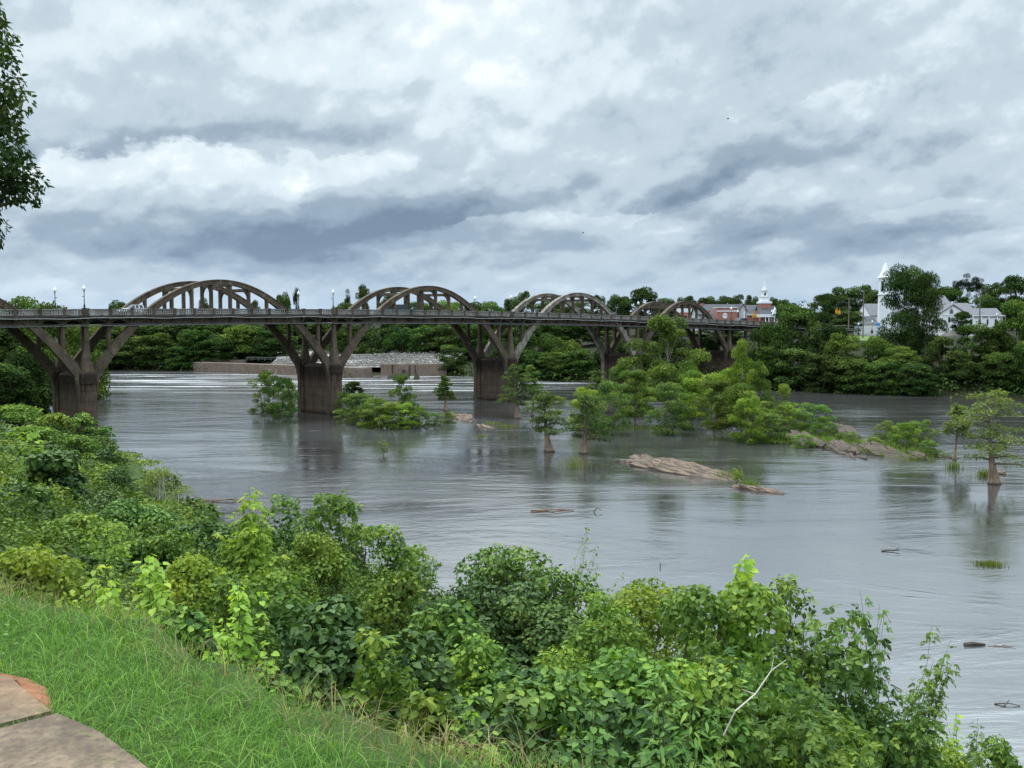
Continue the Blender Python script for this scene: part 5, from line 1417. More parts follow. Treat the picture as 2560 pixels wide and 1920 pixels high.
def signal(label, px, py, Y):
    x = xat(px, Y); z = zat(py, Y); t = thing('traffic_signal', label, 'traffic signal', (x, Y, z), 0, 'hanging traffic signals')
    mb = MB(); mb.box(-.22, .22, -.2, .2, -.55, .55); mb.tube([(0, 0, .55), (0, 0, 1.2)], .04, 5); mb.build('housing', M['yellow'], t)
    for q, mm in ((.35, M['signal_red']), (0, M['yellow']), (-.35, M['louver'])):
        mb = MB(); mb.lathe([(.001, 0), (.13, .02), (.13, .03)], (0, 0, 0), 9); o = mb.build('lens', mm, t); o.location = (0, -.22, q); o.rotation_euler = (PI/2, 0, 0)
    return t
signal('yellow traffic signal hanging before the brick church, nearer its hall', 1882.5, 789, 290)
signal('yellow traffic signal hanging before the brick church, nearer its portico', 1888.5, 789, 291)
signal('orange traffic signal hanging above the dense brown-green tree', 2089.5, 779, 285)
signal('orange traffic signal hanging beside the crape myrtle', 2097, 781, 286)
mb = MB()
for a, b, Y in ((1870, 1905, 290.5), (2060, 2122, 285.5)):
    mb.tube([(xat(a+(b-a)*u, Y), Y, zat(776 if a < 2000 else 768, Y)+.25-.3*4*u*(1-u)) for u in np.linspace(0, 1, 10)], .03, 4)
tag(mb.build('signal_wire', M['iron']), 'thin span wires carrying the traffic signals over the street', 'wire')
for px, pt, Y, lab in ((2145, 806, 312, 'short lamp with white globe at the start of the white fence'), (2179, 800, 312, 'short lamp with white globe in the middle of the white fence')):
    o = copy_tree(L0); o.location = (xat(px, Y), Y, zat(pt, Y)-3.2); tag(o, lab, 'street lamp', 'lamps by the white fence')
# fallen pale logs at the dark far waterline
for i, (pa, pb, Y, lab) in enumerate((((2052, 956), (2075, 972), 233, 'thin bare branch sticking out of the water below the far thicket'), ((2112, 960), (2128, 972), 231, 'pale log leaning into the water below the yellow-green trees'), ((2090, 968), (2140, 967), 231, 'pale log lying flat along the far waterline'))):
    a = at(*pa, Y-2); b = at(*pb, Y-5); mb = MB(); mb.tube([tuple(a), tuple((a+b)/2+np.array([0, 0, .1])), tuple(b)], [.10, .16, .2], 6)
    tag(mb.build('fallen_log', M['twig']), lab, 'log')
# ------------------------------------------------------------------ cypresses and shrubs standing in the river
def wpt(px, py): p = on_water(px, py); return (p[0], p[1], 0)
def hgt(px, pbase, ptop):
    p = on_water(px, pbase); return float(at(px, ptop, p[1])[2])
def cyp(label, px, pbase, ptop, wpx, seed, **kw):
    p = on_water(px, pbase); h = hgt(px, pbase, ptop)
    return cypress(label, (p[0], p[1], 0), h, wpx/F*p[1], seed, **kw)
cyp('stout cypress leaning with thick pale foot, beside a slimmer cypress in mid river', 1376, 1128, 978, 150, 3, base_r=.72, lean=(-.9, 0), clear=.24, nb=25, leaf=.33)
cyp('slim cypress with straight pale foot, next to the stout leaning cypress', 1461, 1133, 986, 140, 5, base_r=.55, lean=(.1, 0), clear=.22, nb=24, leaf=.32)
cyp('lone wide cypress with tall pale conical foot nearest the frame edge', 2481, 1209, 975, 250, 8, base_r=.62, lean=(-.3, .2), clear=.20, nb=30, mat='leaf_cypress_pale', leaf=.30, top=.8)
cyp('thin cypress with dark trunk behind the lone wide cypress', 2389, 1150, 1010, 120, 11, base_r=.26, clear=.42, nb=26, mat='leaf_cypress_pale', leaf=.3)
cyp('small dome-shaped cypress standing alone between the second and third piers', 1113, 1026, 938, 66, 13, base_r=.5, clear=.28, nb=26, leaf=.33)
cyp('dark-footed cypress right beside the third pier', 1298, 1045, 910, 118, 17, base_r=.6, clear=.22, nb=28, leaf=.36, lean=(-.8, 0))
cyp('thin twin-stemmed cypress behind the stout leaning cypress', 1330, 1040, 912, 84, 19, base_r=.33, clear=.4, nb=24, leaf=.34)
cyp('dark cypress at the upstream edge of the green island', 1490, 1030, 925, 90, 23, base_r=.4, clear=.25, nb=24, leaf=.36)
ISL = [  # kind, px, pbase, ptop, w, label, mat
 ('airy', 1662, 1045, 790, 215, 'tall loose sycamore-like tree rising above the green island to the bridge deck', 'leaf_island', 'bark_pale'),
 ('airy', 1858, 1065, 848, 88, 'slender bright tree in front of the last pier, tallest at the island middle', 'leaf_yellow', 'bark_pale'),
 ('airy', 1900, 1070, 905, 90, 'airy pale tree just past the slender bright tree', 'leaf_island', None),
 ('wet', 1465, 1075, 965, 90, 'yellow-green shrub with bare stems in water behind the slim cypress', 'leaf_yellow', None),
 ('wet', 1525, 1085, 950, 110, 'mid green water shrub next to the slim cypress', 'leaf_island_mid', None),
 ('airy', 1590, 1065, 925, 130, 'bright rounded shrub under the tall sycamore-like tree', 'leaf_island', None),
 ('airy', 1560, 1040, 905, 110, 'taller back shrub between fourth pier and island', 'leaf_island_mid', None),
 ('wet', 1672, 1085, 950, 120, 'deep green shrub with one bare dark stem in the water', 'leaf_island_mid', None),
 ('airy', 1735, 1075, 928, 130, 'yellow-green shrub right of the tall sycamore-like tree', 'leaf_yellow', None),
 ('wet', 1722, 1048, 900, 120, 'back row shrub under the sycamore limbs', 'leaf_island', None),
 ('airy', 1790, 1095, 950, 130, 'broad light shrub with pale stems at the island water edge', 'leaf_island', None),
 ('airy', 1812, 1060, 920, 120, 'bright shrub in front of the ivy-hung pier', 'leaf_yellow', None),
 ('airy', 1848, 1100, 960, 120, 'mid green shrub at the start of the rock ledges', 'leaf_island', None),
 ('wet', 1872, 1108, 985, 90, 'small yellow-green shrub hanging over the rock ledge start', 'leaf_yellow', None),
 ('wet', 1905, 1085, 1000, 110, 'low wide shrub on the island behind the ledges', 'leaf_island', None),
 ('wet', 1962, 1060, 955, 50, 'single narrow shrub standing off the island in open water', 'leaf_island', None),
 ('wet', 1970, 1088, 1005, 110, 'spreading shrub with open stems on the rocks', 'leaf_island', None),
 ('wet', 2035, 1085, 1005, 110, 'flat-topped green shrub at the island end by open water', 'leaf_island_mid', None),
 ('wet', 2062, 1100, 1040, 70, 'small bright shrub below the flat-topped shrub', 'leaf_island', None),
 ('wet', 1925, 1105, 1030, 100, 'low olive shrub filling the rocks below the slender tree', 'leaf_island_mid', None),
 ('wet', 2262, 1130, 1055, 84, 'glowing yellow-green round bush at the rock point', 'leaf_yellow', None),
 ('wet', 2300, 1122, 1046, 84, 'green bush behind the glowing round bush', 'leaf_island_mid', None),
 ('wet', 2215, 1108, 1050, 70, 'greyish half-bare shrub beside the glowing round bush', 'leaf_cypress_pale', None),
 ('wet', 2325, 1140, 1100, 60, 'low dark bush at the tip of the rock point', 'leaf_island_mid', None),
 ('wet', 662, 1030, 925, 83, 'small leaning tree in water on the bankward side of the second pier', 'leaf_island', None),
 ('wet', 702, 1042, 935, 83, 'dense shrub touching the second pier', 'leaf_island_mid', None),
 ('wet', 725, 1025, 952, 50, 'narrow yellow-green shrub squeezed against the second pier', 'leaf_yellow', None),
 ('bank', 880, 1015, 950, 60, 'dark bush against the lit side of the second pier', 'leaf_far_dark', None),
 ('wet', 895, 1058, 980, 125, 'wide low shrub just past the second pier', 'leaf_island_mid', None),
 ('airy', 1003, 1050, 938, 74, 'small crooked tree above the low shrubs between second and third piers', 'leaf_island', None),
 ('wet', 945, 1068, 992, 102, 'low bright shrub in the middle of the pier-foot thicket', 'leaf_island', None),
 ('wet', 1000, 1070, 1005, 102, 'low shrub under the small crooked tree', 'leaf_yellow', None),
 ('wet', 1048, 1068, 1015, 57, 'small shrub at the downstream end of the pier-foot thicket', 'leaf_island', None),
 ('wet', 1088, 1064, 1030, 46, 'pale low shrub trailing in the current', 'leaf_island_mid', None),
 ('wet', 1122, 1058, 1028, 40, 'tiny round bush beside the small brown rock', 'leaf_island', None),
 ('wet', 862, 1038, 978, 60, 'upright shrub beside the water edge of the second pier', 'leaf_island_mid', None),
 ('wet', 920, 1064, 996, 70, 'mid green shrub in front of the pier-foot thicket', 'leaf_island_mid', None),
 ('wet', 974, 1072, 1002, 76, 'bushy shrub at the water edge below the small crooked tree', 'leaf_island', None),
 ('wet', 1026, 1066, 1000, 66, 'rounded shrub between the crooked tree and the dome-shaped cypress', 'leaf_island_mid', None),
 ('wet', 2120, 1112, 1078, 70, 'low shrub growing in a crack of the island ledges', 'leaf_island_mid', None),
 ('wet', 2180, 1124, 1092, 70, 'low grassy shrub between the ledges and the glowing round bush', 'leaf_island', None),
 ('wet', 2010, 1118, 1084, 70, 'low light shrub over the lower rock step', 'leaf_island', None),
 ('wet', 1386, 1010, 990, 70, 'flat green water plant patch behind the slim cypress', 'leaf_island', None)]
for k, px, pb, pt, w, lab, mt, bk in ISL:
    p = on_water(px, pb)
    tree(k, px, pt, w, float(p[1]), lab, mt, 'shrub' if k in ('wet', 'bank') else 'tree', 'river_shrub' if k in ('wet', 'bank') else 'river_tree', 'shrubs and trees standing in the river', base=-.15, bark=bk)

# ------------------------------------------------------------------ tilted rock ledges
def ledge(label, pA, pB, width, h, seed, tilt=.5, group=None, name='rock_ledge'):
    """layered rock: thin ragged slabs stacked along A-B, all dipping the same way"""
    A = np.array(pA[:2]); B_ = np.array(pB[:2]); L = np.linalg.norm(B_-A); d = (B_-A)/L; nrm = np.array([-d[1], d[0]])
    r = rng(seed); mb = MB()
    if group: h *= .95; width *= .62
    n = int(16+L*width*1.2)
    for i in range(n):
        u = (i+.5)/n if i < n*.7 else r.random(); v = r.uniform(-.5, .5)
        prof = math.sin(math.pi*min(max(u, .04), .96))**.6*(1-1.6*abs(v)**2)
        la = r.uniform(.14, .34)*L*.7+.4; lb = width*r.uniform(.07, .17)
        zc = h*prof*r.uniform(.25, .8)-.08; th = r.uniform(.10, .22)*min(1, h)+.05
        c = A+d*L*(.06+.88*u)+nrm*v*width*.8*math.sin(math.pi*min(max(u, .1), .9))**.5
        ang = r.normal()*.09; tl = tilt*r.uniform(.6, 1.3); pitch = -.10+r.normal()*.05
        k = int(r.integers(8, 12)); ring = []
        for j in range(k):
            w = 2*PI*j/k+r.normal()*.12; q = r.uniform(.78, 1.12)
            ex, ey = la*abs(math.cos(w))**.7*np.sign(math.cos(w))*q, lb*abs(math.sin(w))**.7*np.sign(math.sin(w))*q
            ring.append((ex*math.cos(ang)-ey*math.sin(ang), ex*math.sin(ang)+ey*math.cos(ang)))
        rings = []
        for sc, dz in ((.97, -th-.35), (1.0, -th), (1.0+r.uniform(-.04, .02), -.03), (.93, 0), (.5, r.uniform(.0, .04))):
            rr_ = []
            for ex, ey in ring:
                ex, ey = ex*sc, ey*sc
                z = zc+dz+ey*tl+ex*pitch+r.normal()*.012
                q = c+d*ex+nrm*ey
                rr_.append((q[0], q[1], max(z, -.6)))
            rings.append(rr_)
        mb.loft(rings)
    me = bpy.data.meshes.new(name); me.from_pydata(mb.v, [], mb.f); me.update()
    tag(link(name, me, M['rock_dark' if group else 'rock']), label, 'rock', group)
ledge('long tan rock slab lying low in open water in front of the island', wpt(1592, 1156), wpt(1815, 1200), 4.2, 1.0, 4)
ledge('narrow wet rock sliver with a small bright sprig at its end', wpt(1842, 1219), wpt(1962, 1235), 1.5, .5, 9)
GL = 'rock ledges of the island'
ledge('dark rock ledge half under the mid green shrub', wpt(1890, 1090), wpt(1960, 1103), 4, 1.1, 12, group=GL)
ledge('rock ledge step below the low olive shrub', wpt(1965, 1095), wpt(2055, 1122), 4.5, 1.3, 15, group=GL)
ledge('brightest cracked ledge dipping into water at the island front', wpt(2070, 1115), wpt(2150, 1146), 3.6, 1.25, 17, group=GL)
ledge('long ridge of stacked slabs behind the bright ledge', wpt(2082, 1080), wpt(2165, 1112), 3.2, 1.7, 21, group=GL)
ledge('broad smooth ledge below the glowing round bush', wpt(2140, 1122), wpt(2272, 1150), 5, 1.1, 25, group=GL)
ledge('small dark ledge under the low dark bush at the point', wpt(2272, 1140), wpt(2312, 1152), 3, 1.0, 29, group=GL)
ledge('pale flat ledge peeking out behind the island grass', wpt(2095, 1068), wpt(2140, 1078), 2.4, .7, 31, group=GL)
ledge('thin low ledge leading to the thin cypress', wpt(2320, 1140), wpt(2400, 1148), 1.6, .45, 33, group=GL)
ledge('small brown rock by the tiny round bush, before the third pier', wpt(1138, 1042), wpt(1182, 1056), 2.6, .8, 37, name='river_rock')
ledge('low dark rock in the ripples below the small brown rock', wpt(1195, 1064), wpt(1232, 1072), 1.4, .45, 41, name='river_rock')
ledge('little rounded wet rock beside the foot of the lone wide cypress', wpt(2490, 1182), wpt(2512, 1188), 1.0, .5, 43, name='river_rock')
# grass of the island and of the shallows
r = rng(5)
def blades(P, hmin, hmax, wid, seed, lean=.5, segs=3):
    r = rng(seed); n = len(P)
    a = r.uniform(0, 2*PI, n); h = r.uniform(hmin, hmax, n); k = r.uniform(.15, 1, n)*lean
    o = np.stack([np.cos(a), np.sin(a), np.zeros(n)], 1); sd = np.stack([-np.sin(a), np.cos(a), np.zeros(n)], 1)
    w = wid*r.uniform(.6, 1.3, n)
    rows = []
    for j in range(segs):
        u = j/segs
        c = P+o*(h*k*u**2)[:, None]+np.array([0, 0, 1.0])*(h*(u-.35*k*u**3))[:, None]
        rows += [c-sd*(w*(1-u*.75)/2)[:, None], c+sd*(w*(1-u*.75)/2)[:, None]]
    c = P+o*(h*k)[:, None]+np.array([0, 0, 1.0])*(h*(1-.35*k))[:, None]
    rows.append(c)
    V = np.stack(rows, 1).reshape(-1, 3); kk = 2*segs+1; T = []
    for j in range(segs-1): T += [(2*j, 2*j+1, 2*j+3), (2*j, 2*j+3, 2*j+2)]
    T.append((2*segs-2, 2*segs-1, 2*segs))
    Fc = (np.array(T)[None]+(np.arange(n)*kk)[:, None, None]).reshape(-1, 3)
    return V, Fc
def line_scatter(pts, n, spread, seed, z=0.0):
    r = rng(seed); P = [np.array(p[:2]) for p in pts]; out = []
    for i in range(n):
        j = r.integers(len(P)-1); u = r.random(); q = P[j]*(1-u)+P[j+1]*u+r.normal(size=2)*spread
        out.append((q[0], q[1], z))
    return np.array(out)
Pg = line_scatter([wpt(1890, 1098), wpt(1980, 1100), wpt(2080, 1110), wpt(2170, 1122), wpt(2300, 1142)], 7000, 1.9, 3, .1)
V, Fc = blades(Pg, .35, 1.0, .07, 6)
tag(link('island_grass', np_mesh('island_grass', V, Fc, np.clip(r.normal(.5, .2, len(V)//7).repeat(7), 0, 1), M['reed'])), 'olive grass growing between the rock ledges of the island', 'grass', kind='stuff')
for px, py, n, sp, hh, lab in ((2472, 1412, 260, .24, .3, 'low round grass tuft alone in calm water'), (2384, 1172, 120, .25, 1.0, 'brownish reed tuft before the thin cypress'), (2462, 1190, 160, .3, .9, 'bright reed tuft at the foot of the lone wide cypress'),
   (1432, 1170, 90, .45, 1.5, 'thin pale reeds standing between the two cypress feet'), (1228, 1060, 120, .4, .5, 'small grass tuft on the low dark rock'), (1268, 1068, 130, .45, .6, 'small grass tuft in the ripples before the stout cypress'), (1210, 1092, 120, .5, .4, 'bright low grass tuft alone in the current'),
   (1826, 1196, 140, .4, 1.0, 'grassy tuft at the end of the long tan slab'), (1872, 1216, 90, .2, .8, 'grassy tuft on the narrow wet rock sliver'), (2290, 1152, 180, .6, .6, 'pale grass tuft in the shallows at the rock point'),
   (1475, 1018, 240, 1.2, .9, 'grass patch in water behind the yellow-green shrub'), (1590, 1072, 260, 1.2, .8, 'grass fringe under the bright rounded shrub')):
    P = np.array([wpt(px, py)])+r.normal(size=(n, 3))*np.array([sp*1.6, sp, 0]); V, Fc = blades(P, hh*.5, hh*1.1, .05, int(px))
    tag(link('grass_tuft', np_mesh('grass_tuft', V, Fc, np.clip(r.normal(.55, .2, n).repeat(7), 0, 1), M['reed'])), lab, 'grass tuft', 'grass tufts in the river')
sapling('river_sprig', 'tiny lone sapling standing in open water before the bank', 'sprig', wpt(958, 1138), 1.5, 2.1, .26, 'diamond', 'leaf_island', 53, 7, 26, 'bark')
p = wpt(1842, 1206)
sapling('river_sprig', 'small yellow-green sprig at the gap between the two low rocks', 'sprig', p, 1.1, 1.7, .26, 'diamond', 'leaf_yellow', 51, 6, 26)
# floating and stranded wood
def stick(name, label, px, py, segs, rad, mat):
    c = np.array(wpt(px, py)); mb = MB()
    for s in segs: mb.tube([tuple(c+np.array(q)) for q in s], [rad*(1-.5*i/(len(s)-1)) for i in range(len(s))], 6)
    tag(mb.build(name, mat), label, 'driftwood')
stick('driftwood', 'dark stubby log floating in the calm reach near the frame edge', 2436, 1613, [[(-.45, 0, .02), (0, .05, .07), (.5, .02, .03)]], .11, M['driftwood'])
stick('driftwood', 'raft of thin twigs trailing behind the stubby log', 2500, 1617, [[(-.5, .1, .01), (0, 0, .02), (.5, -.1, .01)], [(-.2, .2, .01), (.3, -.1, .03), (.6, -.25, .01)], [(.2, .2, .01), (.7, .05, .02)]], .012, M['drift_red'])
stick('driftwood', 'tangle of brown twigs floating below the stout cypress reflection', 1372, 1278, [[(-1.4, .2, .02), (0, 0, .1), (1.2, .3, .02)], [(-1.4, -.5, .02), (.4, .2, .1), (1.9, .6, .05)], [(-.5, .5, .02), (.6, -.3, .15), (2.0, .1, .02)]], .05, M['drift_red'])
stick('driftwood', 'dark stick floating alone in the open reach', 2226, 1379, [[(-.55, .1, .03), (.2, 0, .08), (.6, -.1, .12)], [(.2, 0, .06), (.55, .1, .2)]], .05, M['driftwood'])
stick('driftwood', 'bent dark twig poking from the water beyond the twig tangle', 1495, 1281, [[(-.3, 0, .02), (-.1, 0, .35), (.3, 0, .15)]], .05, M['driftwood'])
stick('driftwood', 'short dark stub standing up from the water before the yellow bush', 1650, 1418, [[(0, 0, -.2), (.02, 0, .28)]], .04, M['driftwood'])
stick('driftwood', 'scattered dark twigs drifting near the bottom edge of open water', 2515, 1763, [[(-.4, .1, .02), (.1, 0, .08), (.5, -.1, .02)], [(-.1, -.1, .02), (.2, .15, .16)]], .03, M['driftwood'])
stick('driftwood', 'reddish branch stranded at the waterline behind the tall sapling', 560, 1253, [[(-2.4, 0, .05), (0, .1, .12), (2.0, .2, .05)], [(-1, -.2, .05), (1, .2, .2)]], .07, M['drift_red'])
for px, py, Y, lab in ((1820, 297, 130, 'tiny dark bird gliding before the large grey cloud'), (1458, 582, 150, 'tiny dark bird low over the third arch')):
    q = at(px, py, Y); t = thing('bird', lab, 'bird', tuple(q)); mb = MB()
    mb.loft([[(x, r_*math.cos(w), r_*math.sin(w)) for w in np.linspace(0, 2*PI, 9)[:-1]] for x, r_ in ((-.17, .008), (-.1, .04), (0, .055), (.09, .04), (.13, .03), (.17, .004))])
    for sg in (-1, 1): mb.add([(-.07, sg*.03, .02), (.07, sg*.03, .02), (.03, sg*.2, .09), (-.09, sg*.36, .05), (-.09, sg*.18, .07)], [(0,1,2,4), (4,2,3)])
    mb.build('body', M['bird'], t)
